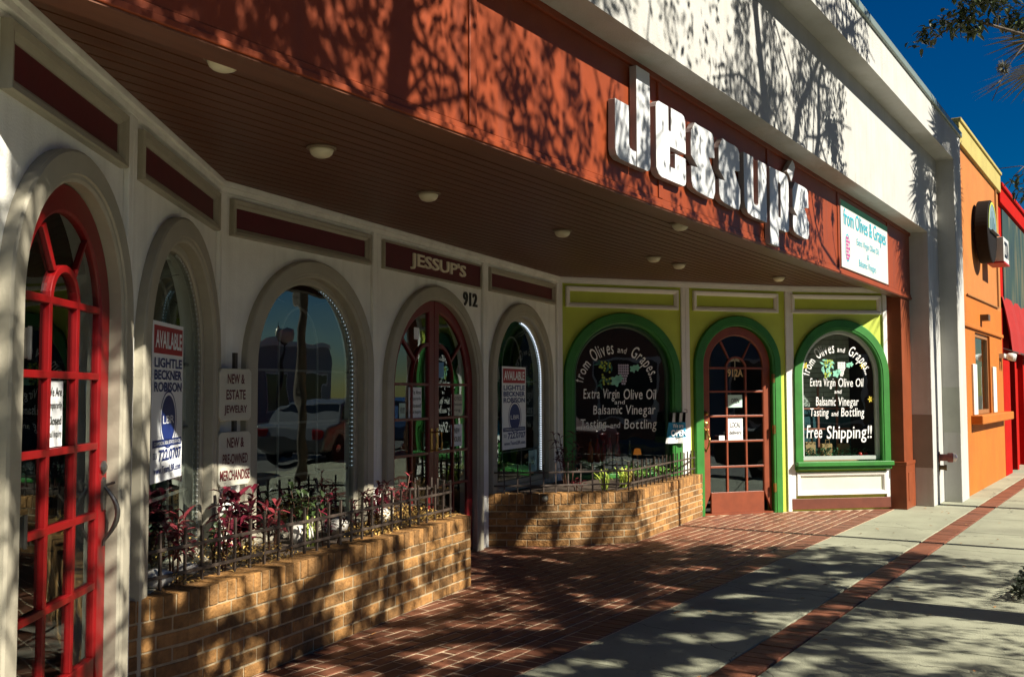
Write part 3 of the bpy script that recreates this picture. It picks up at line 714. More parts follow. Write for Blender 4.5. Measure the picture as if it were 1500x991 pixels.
# p: stem + bowl in pieces so the counter stays open
letter([[(7.89, 3.293), (8.10, 3.297), (8.10, 2.656), (7.885, 2.656)],
        [(8.1015, 3.297), (8.275, 3.303), (8.350, 3.295), (8.384, 3.258), (8.381, 2.843), (8.360, 2.817), (8.302, 2.803), (8.1015, 2.803), (8.1015, 2.906), (8.160, 2.906), (8.168, 3.185), (8.150, 3.199), (8.1015, 3.199)]])
letter([GL['apostrophe']])
letter([[(8.49+u*1.08, 2.815+z*.97) for u, z in S_]])
# Olives & Grapes banner on the fascia
OS = thing('fascia_sign', (11.2, YF, 3.0), 'white panel sign with teal writing and green top edge on the fascia', 'sign')
g = MB(); g.fbox(FF, 10.18, 12.22, .002, .022, 2.712, 3.40); g.build('board', SIGNW, OS, bevel=.002)
g = MB(); g.fbox(FF, 10.185, 12.215, .0225, .0245, 3.335, 3.398); g.build('green_border', GREENT, OS)
g = MB()
put_text(g, FF, 'from Olives & Grapes', 10.27, 12.12, 3.105, 3.325, .024, .006); put_text(g, FF, 'Extra Virgin Olive Oil', 10.78, 11.76, 2.985, 3.075, .024)
put_text(g, FF, '&', 11.22, 11.30, 2.895, 2.955, .024); put_text(g, FF, 'Balsamic Vinegars', 10.86, 11.62, 2.765, 2.86, .024)
g.build('lettering', TEAL, OS, recalc=False)
g = MB()
for r_ in range(7):
    for q in range(2+r_ % 2):
        u, z = 10.40+(q-.5)*.05, 3.03-r_*.035; g.sheet(FF, [(u+.02*math.cos(t*PI/4), z+.016*math.sin(t*PI/4)) for t in range(8)], .0245)
g.build('grape_emblem', MAGENTA, OS, recalc=False)
g = MB(); g.band(FF, [(10.41+.085*math.cos(t*PI/12), 2.93+.13*math.sin(t*PI/12)) for t in range(24)], [(10.41+.095*math.cos(t*PI/12), 2.93+.145*math.sin(t*PI/12)) for t in range(24)], [(0, .024), (1, .024)], closed=True); g.build('emblem_ring', TEAL, OS, recalc=False)
# JESSUP'S board over the double door
F = PF[4]
NB = thing('name_board', F.P(.98, .02, 2.43), 'oxblood board with cream raised capital letters above the double door', 'sign')
g = MB(); g.fbox(F, .115, 1.846, .0, .016, 2.443, 2.640); g.build('board', DKRED, NB)
g = MB(); put_text(g, F, "JESSUP'S", .525, 1.528, 2.472, 2.612, .016, .012, th=.014); g.build('letters', CREAM, NB, recalc=False)
g = MB(); put_text(g, F, '912', 1.515, 1.80, 2.25, 2.378, .002, .018, th=.010)
tag(g.build('house_numerals', BLACK, None, recalc=False, loc=F.P(1.65, 0, 2.25)), 'black raised numerals 912 on white wall right of the double door', 'house number')
# two little wall signs
def jewel_sign(z0, z1, lines, label):
    F = PF[3]; o = thing('wall_sign', F.P(.16, .07, z0), label, 'sign', 'merchandise signs beside the wide window')
    u0, u1, c = -.112, .178, .022
    oct_ = [(u0+c, z0), (u1-c, z0), (u1, z0+c), (u1, z1-c), (u1-c, z1), (u0+c, z1), (u0, z1-c), (u0, z0+c)]
    g = MB(); g.prism(F, oct_, .085, .125); g.build('board', mat('sign_offwhite', (0.55, 0.53, 0.43), 0.6, 0.08, 6, .15, 80), o, bevel=.004)
    g = MB(); h = (z1-z0)
    for k, s in enumerate(lines):
        zc = z1-h*(.20+.30*k); wd = {5: .15, 6: .17, 7: .20, 9: .22, 11: .26}.get(len(s), .2)*1.12
        put_text(g, F, s, .033-wd/2*.92, .033+wd/2*.92, zc-h*.095, zc+h*.095, .1255, .02)
    g.build('letters', MAROON, o, recalc=False)
jewel_sign(1.288, 1.602, ['NEW &', 'ESTATE', 'JEWELRY'], 'upper off-white sign reading NEW & ESTATE JEWELRY left of the wide window')
jewel_sign(.90, 1.222, ['NEW &', 'PRE-OWNED', 'MERCHANDISE'], 'lower off-white sign reading NEW & PRE-OWNED MERCHANDISE left of the wide window')
g = MB(); g.fbox(PF[3], .07, .095, .062, .084, .9, 1.7); tag(g.build('sign_bracket', mat('dark_strap', (0.06, .05, .04), .6), None, loc=PF[3].P(.24, .05, .9)), 'dark vertical strap behind the two merchandise signs', 'bracket')
# estate agent posters
def poster(i, u0, u1, z0, z1, w, label):
    F = PF[i]; o = thing('poster', F.P((u0+u1)/2, w, z0), label, 'poster', 'for-lease posters in the windows')
    W, H = u1-u0, z1-z0; U = lambda t: u0+W*t; Z = lambda t: z0+H*t
    g = MB(); g.fbox(F, u0, u1, w, w+.004, z0, z1); g.build('sheet', PAPER, o)
    g = MB(); g.fbox(F, U(.035), U(.965), w+.0042, w+.0052, Z(.80), Z(.975)); g.build('red_band', REDINK, o)
    g = MB(); put_text(g, F, 'AVAILABLE', U(.07), U(.93), Z(.835), Z(.945), w+.0045, .03); g.build('white_lettering', PAPER, o, recalc=False)
    g = MB()
    for k, s in enumerate(('LIGHTLE', 'BECKNER', 'ROBISON')):
        zt = .775-.076*k; put_text(g, F, s, U(.05), U(.95), Z(zt-.062), Z(zt), w+.0042, .03)
    put_text(g, F, '722.0707', U(.22), U(.97), Z(.125), Z(.200), w+.0042, .03)
    put_text(g, F, '321', U(.05), U(.17), Z(.145), Z(.185), w+.0042, .01)
    put_text(g, F, 'www.TeamLBR.com', U(.07), U(.95), Z(.05), Z(.095), w+.0042, .015)
    cu, cz, r = U(.52), Z(.385), W*.23
    g.sheet(F, [(cu+r*math.cos(t*PI/16), cz+r*math.sin(t*PI/16)) for t in range(32)], w+.0052)
    g.band(F, [(cu+r*1.12*math.cos(t*PI/16), cz+r*1.12*math.sin(t*PI/16)) for t in range(32)], [(cu+r*1.19*math.cos(t*PI/16), cz+r*1.19*math.sin(t*PI/16)) for t in range(32)], [(0, w+.0052), (1, w+.0052)], closed=True)
    g.fbox(F, U(.035), U(.965), w+.0042, w+.0052, Z(.215), Z(.262))
    g.build('blue_print', NAVY, o, recalc=False)
    g = MB(); put_text(g, F, 'LBR', U(.34), U(.70), Z(.36), Z(.41), w+.0045, .0); put_text(g, F, 'COMMERCIAL REAL ESTATE SERVICES', U(.07), U(.93), Z(.228), Z(.250), w+.0045); g.build('white_lettering', PAPER, o, recalc=False)
poster(2, .513, 1.054, 1.008, 1.815, -.036, 'for-lease poster AVAILABLE hanging in the arched window beside the red door')
poster(5, .486, 1.075, .884, 1.717, -.036, 'for-lease poster AVAILABLE hanging in the arched window with the bright light rope')
# door notices
def paper(i, u0, u1, z0, z1, label, lines, w=-.030, colr=None, cat='notice', group='papers taped to door glass'):
    F = PF[i]; o = thing('paper_notice', F.P((u0+u1)/2, w, z0), label, cat, group)
    g = MB(); g.fbox(F, u0, u1, w, w+.0015, z0, z1); g.build('sheet', colr or PAPER, o)
    g = MB(); n = len(lines)
    for k, s in enumerate(lines):
        h = (z1-z0)/(n+.6); zt = z1-h*(.45+k); W = (u1-u0)
        wd = W*min(.86, .12*len(s)+.1)
        put_text(g, F, s, (u0+u1)/2-wd/2, (u0+u1)/2+wd/2, zt-h*.62, zt, w+.002, .01)
    if lines: g.build('print', BLACK, o, recalc=False)
paper(1, .548, .705, 1.255, 1.50, 'white notice taped inside the red arched door', ['We Are', 'temporarily', 'Closed', 'Email Inquiry'])
paper(4, .582, .80, 1.245, 1.50, 'white notice reading We Are temporarily Closed on the left leaf of the double door', ['We Are', 'temporarily', 'Closed', 'Email Inquiry'])
paper(4, .43, .53, 1.245, 1.37, 'small pale green card at the left edge of the double door', ['HOURS'], colr=mat('mint_card', (.5, .68, .58), .6))
paper(4, .672, .752, 1.90, 2.0, 'small white sticker high on the left leaf of the double door', [])
paper(4, 1.345, 1.565, 1.25, 1.44, 'cream notice on the right leaf of the double door', ['NOTICE', 'please', 'ring'], colr=mat('cream_card', (.62, .58, .45), .6))
paper(4, 1.345, 1.56, .975, 1.17, 'white arched sign low on the right leaf of the double door', ['NEW', 'HOURS'])
paper(4, 1.09, 1.20, 1.585, 1.72, 'small blue and white decal by the centre stile of the double door', [], colr=mat('blue_decal', (.1, .28, .5), .5))
paper(7, .60, .798, 1.27, 1.42, 'green and white card in the upper middle pane of the terracotta door', ['OPEN'], colr=mat('pale_green_card', (.5, .7, .6), .6))
paper(7, .597, .80, .88, 1.135, 'white notice with a heart in the middle pane of the terracotta door', ['LOCAL', 'delivery'])
paper(7, .47, .545, .88, .935, 'tiny white sticker in the left pane of the terracotta door', [])
paper(5, 1.23, 1.45, .61, .84, 'pale sign reading NO in the lower right of the window with the light rope', ['NO'], w=-.07, colr=mat('aqua_card', (.42, .62, .62), .6), cat='sign', group='window cards')
# OPEN flag on the lime bay post
F = PF[6]
FL = thing('open_flag', F.P(1.47, .07, .86), 'blue OPEN garden flag with black and white striped top hanging by the lime bay post', 'flag')
def wavy(g, u0, u1, z0, z1, sk, n=10):
    vs = []; fs = []
    for k in range(n+1):
        for (z, s_) in ((z0, 0), (z1, sk)):
            t = k/n; zz = (z-.86)/.36
            vs.append(F.P(u0+(u1-u0)*t-(1-zz)*.05*(1-t), .085+.018*math.sin(t*9+zz*2), z))
    for k in range(n): fs.append((2*k, 2*k+2, 2*k+3, 2*k+1))
    g.add(vs, fs)
g = MB(); wavy(g, 1.365, 1.59, .93, 1.105, 0); g.build('blue_field', mat('flag_blue', (.015, .25, .42), .7), FL, recalc=False)
for k in range(5):
    g = MB(); a = 1.365+.045*k; wavy(g, a, a+.045, 1.105, 1.215, 0, 3); g.build('stripe', BLACK if k % 2 == 0 else PAPER, FL, recalc=False)
g = MB(); wavy(g, 1.365, 1.59, .862, .93, 0); g.build('white_hem', PAPER, FL, recalc=False)
g = MB(); put_text(g, F, 'OPEN', 1.375, 1.58, .945, 1.02, .106, .03); put_text(g, F, 'We are', 1.40, 1.54, 1.04, 1.09, .106, .01); g.build('lettering', PAPER, FL, recalc=False)
g = MB(); g.tube([F.P(1.36, .09, 1.218), F.P(1.60, .09, 1.218)], .004, 6); g.tube([F.P(1.60, .02, 1.25), F.P(1.60, .09, 1.25), F.P(1.60, .09, 1.215)], .004, 6); g.build('rod', BLACK, FL)

# ================================================================== SOFFIT LIGHTS
lt = thing('soffit_light', (0, 0, 2.755), 'x', 'ceiling light', 'round lights under the soffit')
g = MB(); g.lathe((0, 0, 2.755), [(.078, .0), (.08, -.006), (.078, -.010), (.066, -.012)], 28); g.build('base_plate', mat('lamp_base', (.22, .16, .10), .4), lt, smooth=False)
g = MB(); g.lathe((0, 0, 2.755), [(.064, -.010), (.063, -.022), (.056, -.037), (.044, -.048), (.026, -.055), (.005, -.057)], 28); g.build('glass_bowl', LAMPG, lt, smooth=True)
LPOS = [(2.58, 3.015), (3.83, 3.70), (5.10, 3.97), (6.89, 4.0), (8.72, 4.05), (9.34, 4.06), (7.12, 3.08), (11.05, 3.59)]
LLAB = ['round soffit light above the red door, leftmost of the row', 'round soffit light above the sale-poster window, second from the left',
        'round soffit light in front of the wide window, third from the left', 'round soffit light in front of the cream-lettered name board',
        'round soffit light left one of the close pair near the lime bay', 'round soffit light right one of the close pair near the lime bay',
        'round soffit light at the outer edge under the big s letters', 'round soffit light above the terracotta door, rightmost of all']
for k, (x, y) in enumerate(LPOS):
    r = lt if k == 0 else lt.copy()
    if k:
        COL.objects.link(r)
        for c in lt.children:
            d = c.copy(); COL.objects.link(d); d.parent = r
    r.location = (x, y, 2.755); r['label'] = LLAB[k]

# ================================================================== BRICK PLANTERS
def planter(path, H, name_label, close_poly):
    root = thing('brick_planter', (path[1][0], path[1][1], 0), name_label, 'planter')
    cp_ = (H-.10)/6
    gb = MB(); gm = MB(); gr = MB()
    def brick(mb, F, u0, u1, w0, w1, z0, z1, j=.0015):
        dw = random.uniform(-.002, .002)
        mb.fbox(F, u0, u1, w0, w1+dw, z0+random.uniform(-j, j), z1+random.uniform(-j, j))
    for s in range(len(path)-1):
        F = Fr(path[s], path[s+1]); L = F.L
        gm.fbox(F, 0.0, L, -.095, -.005, 0, H-.012)
        for c in range(6):
            z0 = c*cp_+.006; z1 = (c+1)*cp_-.005
            n = max(1, round(L/.205)); bl = L/n
            u = -bl/2 if c % 2 else 0
            while u < L-.01:
                a0, a1 = max(u, 0)+(.005 if u > 0 else 0), min(u+bl, L)-(.005 if u+bl < L-.01 else 0)
                if a1-a0 > .02: brick(gb, F, a0, a1, -.09, 0, z0, z1)
                u += bl
        n = max(1, round(L/.0685)); bl = L/n
        for k in range(n): brick(gr, F, k*bl+.004, (k+1)*bl-.004, -.19, .003, H-.098, H, .002)
        gm.fbox(F, 0, L, -.185, -.004, H-.11, H-.006)
    gb.build('wall', PBRICK, root, bevel=.004); gr.build('cap', PBRICK, root, bevel=.005); gm.build('mortar', MORTAR, root)
    g = MB(); g.add([(x, y, H-.02) for x, y in close_poly], [tuple(range(len(close_poly)))])
    g.build('soil', SOIL, root, recalc=False)
    return root
LPATH = [(2.79, 3.875), (3.15, 3.87), (6.18, 4.40), (6.36, 4.80), (6.16, 5.10)]
RPATH = [(7.83, 5.395), (8.12, 4.90), (8.79, 4.31), (11.13, 4.56)]
planter(LPATH, .525, 'long tan brick planter in front of the white bays', [(2.82, 3.90), (3.15, 3.93), (6.12, 4.45), (6.28, 4.80), (6.1, 5.10), (4.1, 4.80)])
planter(RPATH, .495, 'bent tan brick planter below the first lime window', [(7.87, 5.39), (8.17, 4.94), (8.82, 4.38), (11.0, 4.62), (10.96, 4.69), (9.66, 5.66)])
g = MB(); F = Fr(RPATH[0], RPATH[1]); nn = Vector((F.n.x, F.n.y, 0))
b0 = F.P(F.L-.02, 0.003, .455)
bl = thing('bell_push', b0, 'small round cream fixture on the cap of the right brick planter', 'fixture')
g.lathe(b0, [(.034, 0), (.034, .012), (.028, .018)], 16, nn); g.build('ring', STEEL, bl)
g = MB(); g.lathe(b0, [(.026, .015), (.022, .026), (.008, .032)], 16, nn); g.build('dome', mat('cream_plastic', (.6, .56, .4), .4), bl, smooth=True)

# ---------------- iron railings
def railing(path, zb, label, spacing=.125):
    root = thing('iron_railing', (path[0][0], path[0][1], zb), label, 'railing')
    pr = []
    for s in range(len(path)-1):
        F = Fr(path[s], path[s+1])
        for z in (zb+.075, zb+.200):
            g = MB(); g.fbox(F, -.01, F.L+.01, -.004, .012, z-.008, z+.008); g.build('rail', IRON, root, bevel=.002)
        n = max(1, round(F.L/spacing))
        for k in range(n+(1 if s == len(path)-2 else 0)):
            u = F.L*k/n; h = .285+random.uniform(-.012, .008); du = random.uniform(-.006, .006)
            z0 = zb-.005
            g = MB(); P = F.P; r = .0062
            g.hexa([P(u-r, r, z0), P(u+r, r, z0), P(u+r, -r, z0), P(u-r, -r, z0), P(u-r+du, r, zb+h), P(u+r+du, r, zb+h), P(u+r+du, -r, zb+h), P(u-r+du, -r, zb+h)])
            g.build('picket', IRON, root)
    return root
railing([(2.93, 3.985), (3.24, 4.02), (6.06, 4.505), (6.21, 4.80), (5.90, 5.02)], .51, 'rusty iron railing along the long left planter')
railing([(7.90, 5.385), (8.20, 4.985), (8.83, 4.395), (10.98, 4.61)], .49, 'rusty iron railing along the bent right planter')

# ================================================================== PLANTS
def leaf_into(mb, p, d, ln, wd, droop=.25, up=Vector((0, 0, 1))):
    d = Vector(d).normalized(); s = d.cross(up)
    if s.length < .05: s = d.cross(Vector((1, 0, 0)))
    s.normalize(); nrm = s.cross(d); p = Vector(p)
    a = p+d*ln*.3+nrm*ln*.03; b = p+d*ln*.68-Vector((0, 0, droop*ln*.3)); c = p+d*ln-Vector((0, 0, droop*ln))
    k = nrm*wd*.18
    mb.add([p, a+s*wd*.5+k, a-s*wd*.5+k, a, b+s*wd*.40+k, b-s*wd*.40+k, b, c], [(0, 1, 3), (0, 3, 2), (1, 4, 6, 3), (3, 6, 5, 2), (4, 7, 6), (6, 7, 5)])
def shrub(x, y, z, h, n_stem, spread, leafmat, label, ll=.095, lw=.032, per=11, group='red-leaved shrubs in the planters', name='red_leaf_shrub'):
    root = thing(name, (x, y, z), label, 'plant', group); gs = MB(); gl = MB()
    for k in range(n_stem):
        a = random.uniform(0, 2*PI); r = spread*random.uniform(.2, 1); hh = h*random.uniform(.6, 1.0)
        tip = Vector((x+r*math.cos(a), y+r*math.sin(a), z+hh)); base = Vector((x+.04*math.cos(a), y+.04*math.sin(a), z-.02)); mid = (base+tip)/2+Vector((0, 0, .04))
        gs.tube([base, mid, tip], [.006, .0045, .003], 5)
        for q in range(per):
            t = .35+.65*(q+random.random())/per
            p = base.lerp(mid, t*2) if t < .5 else mid.lerp(tip, t*2-1)
            b = q*2.4+random.uniform(-.4, .4); el = random.uniform(-.1, .7)+(.5 if t > .9 else 0)
            d = (math.cos(b)*math.cos(el), math.sin(b)*math.cos(el), math.sin(el))
            leaf_into(gl, p, d, ll*random.uniform(.7, 1.2), lw*random.uniform(.8, 1.2), random.uniform(.1, .6))
    gs.build('stem', STEM, root, smooth=True); gl.build('leaves', leafmat, root, recalc=False)
    return root
shrub(3.30, 4.16, .50, .36, 5, .15, LEAFP, 'pinkish red shrub in the near corner of the left planter', .11, .035, 10)
shrub(3.98, 4.42, .50, .40, 8, .14, LEAFR, 'tall burgundy shrub below the lower merchandise sign', .12, .045, 15)
shrub(3.62, 4.22, .50, .34, 4, .13, LEAFR, 'low burgundy shrub between the two tall red ones', .09, .03, 9)
shrub(4.28, 4.50, .50, .28, 4, .10, LEAFP, 'crimson shrub left of the wide window centre', .10, .035, 8)
shrub(4.95, 4.62, .50, .32, 3, .10, LEAFR, 'thin burgundy shrub in front of the wide window right half', .085, .03, 8)
shrub(5.45, 4.72, .50, .36, 7, .20, LEAFR, 'spreading burgundy shrub near the double door end of the left planter', .09, .032, 11)
shrub(5.80, 4.80, .50, .40, 4, .12, LEAFP, 'pale pink tipped shrub beside the double door', .085, .03, 8)
shrub(4.75, 4.72, .50, .34, 6, .20, LEAFD, 'dark green shrub against the wide window', .09, .03, 12, 'green shrubs in the planters', 'green_shrub')
shrub(9.05, 5.20, .47, .58, 6, .22, mat('dark_maroon_leaf', (.10, .02, .03), .45, .2, 20, island=.4), 'dark maroon shrub in the corner between white and lime bays', .10, .032, 12)
shrub(8.55, 4.78, .47, .14, 4, .10, LEAFP, 'tiny pink seedling at the bend of the right planter', .07, .025, 6)
shrub(3.75, 4.36, .50, .26, 4, .12, LEAFD, 'low dark green shrub behind the near red ones', .08, .03, 9, 'green shrubs in the planters', 'green_shrub')
shrub(4.60, 4.35, .50, .22, 4, .12, LEAFR, 'short burgundy seedling at the front edge mid planter', .07, .024, 7)
shrub(5.20, 4.62, .50, .26, 4, .12, LEAFR, 'short burgundy shrub between the white stones and the double door', .075, .026, 8)
def grass_tuft(x, y, z, h, n, M, label):
    root = thing('grass_tuft', (x, y, z), label, 'plant', 'grassy plants in the right planter'); g = MB()
    for k in range(n):
        a = random.uniform(0, 2*PI); r = random.uniform(.25, 1)*h*.8; hh = h*random.uniform(.6, 1.1); w = .005
        b = Vector((x+random.uniform(-.03, .03), y+random.uniform(-.03, .03), z)); d = Vector((math.cos(a), math.sin(a), 0)); s = Vector((-d.y, d.x, 0))*w
        P = [b, b+d*r*.35+Vector((0, 0, hh*.75)), b+d*r*.75+Vector((0, 0, hh)), b+d*r*1.1+Vector((0, 0, hh*.8))]
        g.add([P[0]-s, P[0]+s, P[1]-s, P[1]+s, P[2]-s*.8, P[2]+s*.8, P[3]], [(0, 1, 3, 2), (2, 3, 5, 4), (4, 5, 6)])
    g.build('blades', M, root, recalc=False)
grass_tuft(8.95, 4.72, .48, .19, 34, LEAFY, 'pale yellow grass tuft left in the right planter')
grass_tuft(9.28, 4.68, .48, .18, 46, LEAFY, 'bright lime grass tuft at the middle of the right planter')
grass_tuft(9.50, 4.74, .48, .17, 50, mat('ochre_blade', (.45, .34, .07), .6, .2, 20, island=.4), 'ochre dry grass tuft right of the lime one')
shrub(9.95, 4.86, .47, .17, 16, .28, LEAFG, 'fresh green low bush below the lime window', .05, .03, 10, 'green shrubs in the planters', 'green_shrub')
shrub(10.45, 4.78, .47, .15, 14, .24, LEAFG, 'smaller fresh green bush by the OPEN flag', .05, .03, 9, 'green shrubs in the planters', 'green_shrub')
grass_tuft(4.55, 4.44, .50, .17, 12, LEAFY, 'few green blades among the straw in the left planter')
# dry ground cover (uncountable)
g = MB()
for k in range(5200):
    t = random.random(); u = random.random()
    a = Vector(LPATH[1]).lerp(Vector(LPATH[2]), t); n_ = Vector((-.172, .985)); dep = .10+u*(.55-.25*t)
    x, y = a.x+n_.x*dep, a.y+n_.y*dep
    if math.sin(x*5.1)+math.sin(x*2.3+1) < -.5+random.random()*.6: continue
    z = .51+random.random()*.15*(.6+.4*math.sin(x*7)); s = random.uniform(.010, .028)
    d = Vector((random.uniform(-1, 1), random.uniform(-1, 1), random.uniform(-.6, .9))).normalized()
    leaf_into(g, (x, y, z), d, s, s*.5, .2)
tag(g.build('dry_ground_cover', STRAW, None, recalc=False), 'ochre dry ground cover filling the long left planter', 'ground cover', kind='stuff')
# pale stones
def stone(x, y, z, r, label):
    bm = bmesh.new(); bmesh.ops.create_icosphere(bm, subdivisions=2, radius=1)
    sc = (r*random.uniform(.9, 1.3), r*random.uniform(.7, 1), r*random.uniform(.5, .7))
    for v in bm.verts:
        n = 1+.16*math.sin(v.co.x*4+x*9)+.12*math.sin(v.co.y*5+y*7); v.co = Vector((v.co.x*sc[0]*n, v.co.y*sc[1]*n, v.co.z*sc[2]*n))
    me = bpy.data.meshes.new('stone'); bm.to_mesh(me); bm.free(); me.materials.append(STONE)
    for p in me.polygons: p.use_smooth = True
    o = bpy.data.objects.new('stone', me); COL.objects.link(o); o.location = (x, y, z); tag(o, label, 'stone', 'pale stones in the planters')
stone(3.12, 4.07, .57, .085, 'large pale stone in the near corner of the left planter')
stone(3.42, 4.24, .55, .06, 'pale stone behind the pinkish corner shrub')
stone(4.62, 4.60, .56, .09, 'white stone behind the straw below the wide window, left one')
stone(4.98, 4.66, .57, .10, 'white stone below the wide window, larger middle one')
stone(5.62, 4.80, .56, .075, 'white stone nearest the double door')
stone(9.75, 4.90, .50, .05, 'small pale stone between grass and green bush in right planter')

# ================================================================== LIGHT STRINGS
def light_string(i, pts, n, M, r, label):
    F = PF[i]; root = thing('light_string', F.P(pts[0][0], -.1, pts[-1][1]), label, 'string lights', 'string lights in the windows')
    W = [Vector(F.P(u, -.036, z)) for u, z in pts]
    g = MB(); g.tube(W, .0025, 5); g.build('wire', mat('clear_wire', (.25, .26, .24), .4), root)
    seg = [(W[k+1]-W[k]).length for k in range(len(W)-1)]; tot = sum(seg)
    bm = bmesh.new(); bmesh.ops.create_icosphere(bm, subdivisions=1, radius=r); me = bpy.data.meshes.new('bulb'); bm.to_mesh(me); bm.free(); me.materials.append(M)
    for q in range(n):
        s = tot*(q+.5)/n
        for k, L in enumerate(seg):
            if s <= L: break
            s -= L
        o = bpy.data.objects.new('bulb', me); COL.objects.link(o); o.parent = root; o.location = W[k].lerp(W[k+1], s/L)-root.location
def arc_pts(i, a0, a1, zend):
    uc, A, a, zs, B, b = AR[i]; q = [(uc+(a-.055)*math.cos(t), zs+(b-.055)*math.sin(t)) for t in np.linspace(a0, a1, 14)]
    return q+[(uc+a-.055, zend)]
light_string(5, arc_pts(5, PI*.46, 0, .62), 95, LED, .0062, 'bright white light rope down the right side of the poster window by the lime bay')
light_string(3, arc_pts(3, PI*.42, 0, .9), 46, mat('led_dim', (.8, .8, .8), .4, 0, emit=(.6, .85, 1), emit_s=.2), .005, 'string of small bluish bulbs down the right side of the wide window')
light_string(2, arc_pts(2, PI*.48, 0, .6), 60, LEDOFF, .007, 'unlit bulb string down the right side of the sale-poster window')

# ================================================================== DISPLAYS IN THE LIME WINDOWS
def bottle(F, u, w, z, h, M, label, cap):
    r = thing('bottle', F.P(u, w, z), label, 'bottle', 'bottles in the lime windows'); g = MB()
    g.lathe(F.P(u, w, z), [(.03, 0), (.033, .01), (.033, h*.55), (.026, h*.66), (.012, h*.76), (.012, h*.95)], 14); g.build('body', M, r, smooth=True)
    g = MB(); g.lathe(F.P(u, w, z+h*.92), [(.014, 0), (.015, .035), (.012, .04)], 12); g.build('cap', cap, r)
DIS = thing('display_table', PF[6].P(.8, -.45, 0), 'dark display table inside the lettered window above planter', 'table')
g = MB(); g.fbox(PF[6], .2, 1.4, -.75, -.2, .60, .64); g.build('top', mat('dark_wood', (.07, .04, .025), .5), DIS, bevel=.005)
for uu in (.24, 1.36):
    for ww in (-.72, -.24): g = MB(); g.fbox(PF[6], uu-.03, uu+.03, ww-.03, ww+.03, .012, .60); g.build('leg', mat('dark_wood', (.07, .04, .025), .5), DIS)
OG = mat('amber_oil', (.40, .10, .02), .15); RG = mat('red_vinegar', (.22, .02, .015), .15); GG = mat('olive_bottle', (.05, .07, .015), .15)
for k, (uu, h, M) in enumerate(((.55, .26, OG), (.64, .30, RG), (.72, .24, RG), (.80, .31, RG), (.90, .29, RG), (1.06, .22, GG))):
    bottle(PF[6], uu, -.33, .64, h, M, ['amber oil bottle leftmost on the display table', 'tall red vinegar bottle second on the display table', 'short red vinegar bottle third on the display table', 'tallest red bottle mid display table', 'red bottle right of the tallest one', 'dark olive bottle rightmost on the display table'][k], BLACK)
dl = thing('table_lamp', PF[6].P(1.20, -.4, .64), 'small dim amber lamp on the display table', 'lamp'); g = MB(); p = PF[6].P(1.20, -.4, .64)
g.lathe(p, [(.04, 0), (.045, .01), (.01, .02), (.01, .08)], 14); g.build('foot', BRASS, dl)
g = MB(); g.lathe(p, [(.05, .07), (.035, .14), (.012, .145)], 14); g.build('shade', mat('amber_shade', (.6, .2, .03), .5, emit=(1, .30, .03), emit_s=.12), dl)
D8 = thing('display_shelf', PF[8].P(.69, -.4, 0), 'low shelf inside the right lime window', 'shelf')
g = MB(); g.fbox(PF[8], .10, 1.26, -.42, -.16, .58, .615); g.build('board', mat('pale_wood', (.35, .24, .12), .6), D8)
g = MB(); g.fbox(PF[8], .10, 1.26, -.42, -.40, .012, .58); g.build('back_panel', DARK, D8)
g = MB(); bp_ = thing('display_backdrop', PF[8].P(.6, -.52, .62), 'pale brick-patterned backdrop over a painted teal reflection inside the right lime window', 'panel')
g.fbox(PF[8], .16, 1.10, -.53, -.51, .62, 1.26); g.build('reflection_panel', mat('teal_reflection', (.012, .07, .085), .5), bp_)  # teal colour stands in for the reflection in the lower pane
g = MB()
for r_ in range(15):
    for q in range(-1, 6):
        a_ = max(.16, .16+q*.19+(.095 if r_ % 2 else 0)); b_ = min(1.10, .16+(q+1)*.19+(.095 if r_ % 2 else 0))
        if b_-a_ > .02: g.fbox(PF[8], a_+.003, b_-.003, -.53, -.51, 1.264+r_*.062, 1.264+r_*.062+.057)
g.build('brick_panel', mat('whitewashed_brick', (.42, .46, .40), .8, .2, 12), bp_)
LT = thing('wood_lattice', PF[8].P(.69, -.46, .6), 'brown wooden lattice standing inside the right lime window', 'lattice')
for uu in (.38, .62, .88): g = MB(); g.fbox(PF[8], uu-.012, uu+.012, -.46, -.445, .62, 1.62); g.build('upright', mat('redwood', (.30, .10, .06), .6), LT)
for zz in (1.24, .98): g = MB(); g.fbox(PF[8], .16, 1.05, -.444, -.43, zz-.01, zz+.01); g.build('crossbar', mat('redwood', (.30, .10, .06), .6), LT)
g = MB()
for k in range(620):
    uu = random.uniform(.14, 1.18); ww = random.uniform(-.34, -.17); zz = .62+random.random()**1.5*.12
    p = PF[8].P(uu, ww, zz); leaf_into(g, p, (random.uniform(-1, 1), random.uniform(-1, 1), random.uniform(-.3, 1)), .045, .02, .2)
tag(g.build('leaf_garland', mat('garland_leaf', (.03, .12, .05), .5, .2, 20, island=.5), None, recalc=False, loc=PF[8].P(.69, -.25, .62)), 'dark green leaf garland along the sill of the right lime window', 'garland')
for k, (uu, s) in enumerate(((.45, .17), (.68, .15), (.92, .15))):
    r = thing('kraft_bag', PF[8].P(uu, -.37, .615), ['leftmost kraft bag behind the garland', 'middle kraft bag behind the garland', 'rightmost kraft bag behind the garland'][k], 'bag', 'kraft bags in the right lime window'); g = MB()
    g.fbox(PF[8], uu-.07, uu+.07, -.41, -.345, .615, .615+s*1.2); g.build('bag', mat('kraft_paper', (.42, .27, .12), .8, .1), r, bevel=.006)
    g = MB(); zz = .615+s*1.2; g.tube([PF[8].P(uu-.03, -.345, zz-.01), PF[8].P(uu-.025, -.342, zz+.05), PF[8].P(uu+.025, -.342, zz+.05), PF[8].P(uu+.03, -.345, zz-.01)], .004, 6); g.build('handle', mat('kraft_paper', (.42, .27, .12), .8, .1), r)
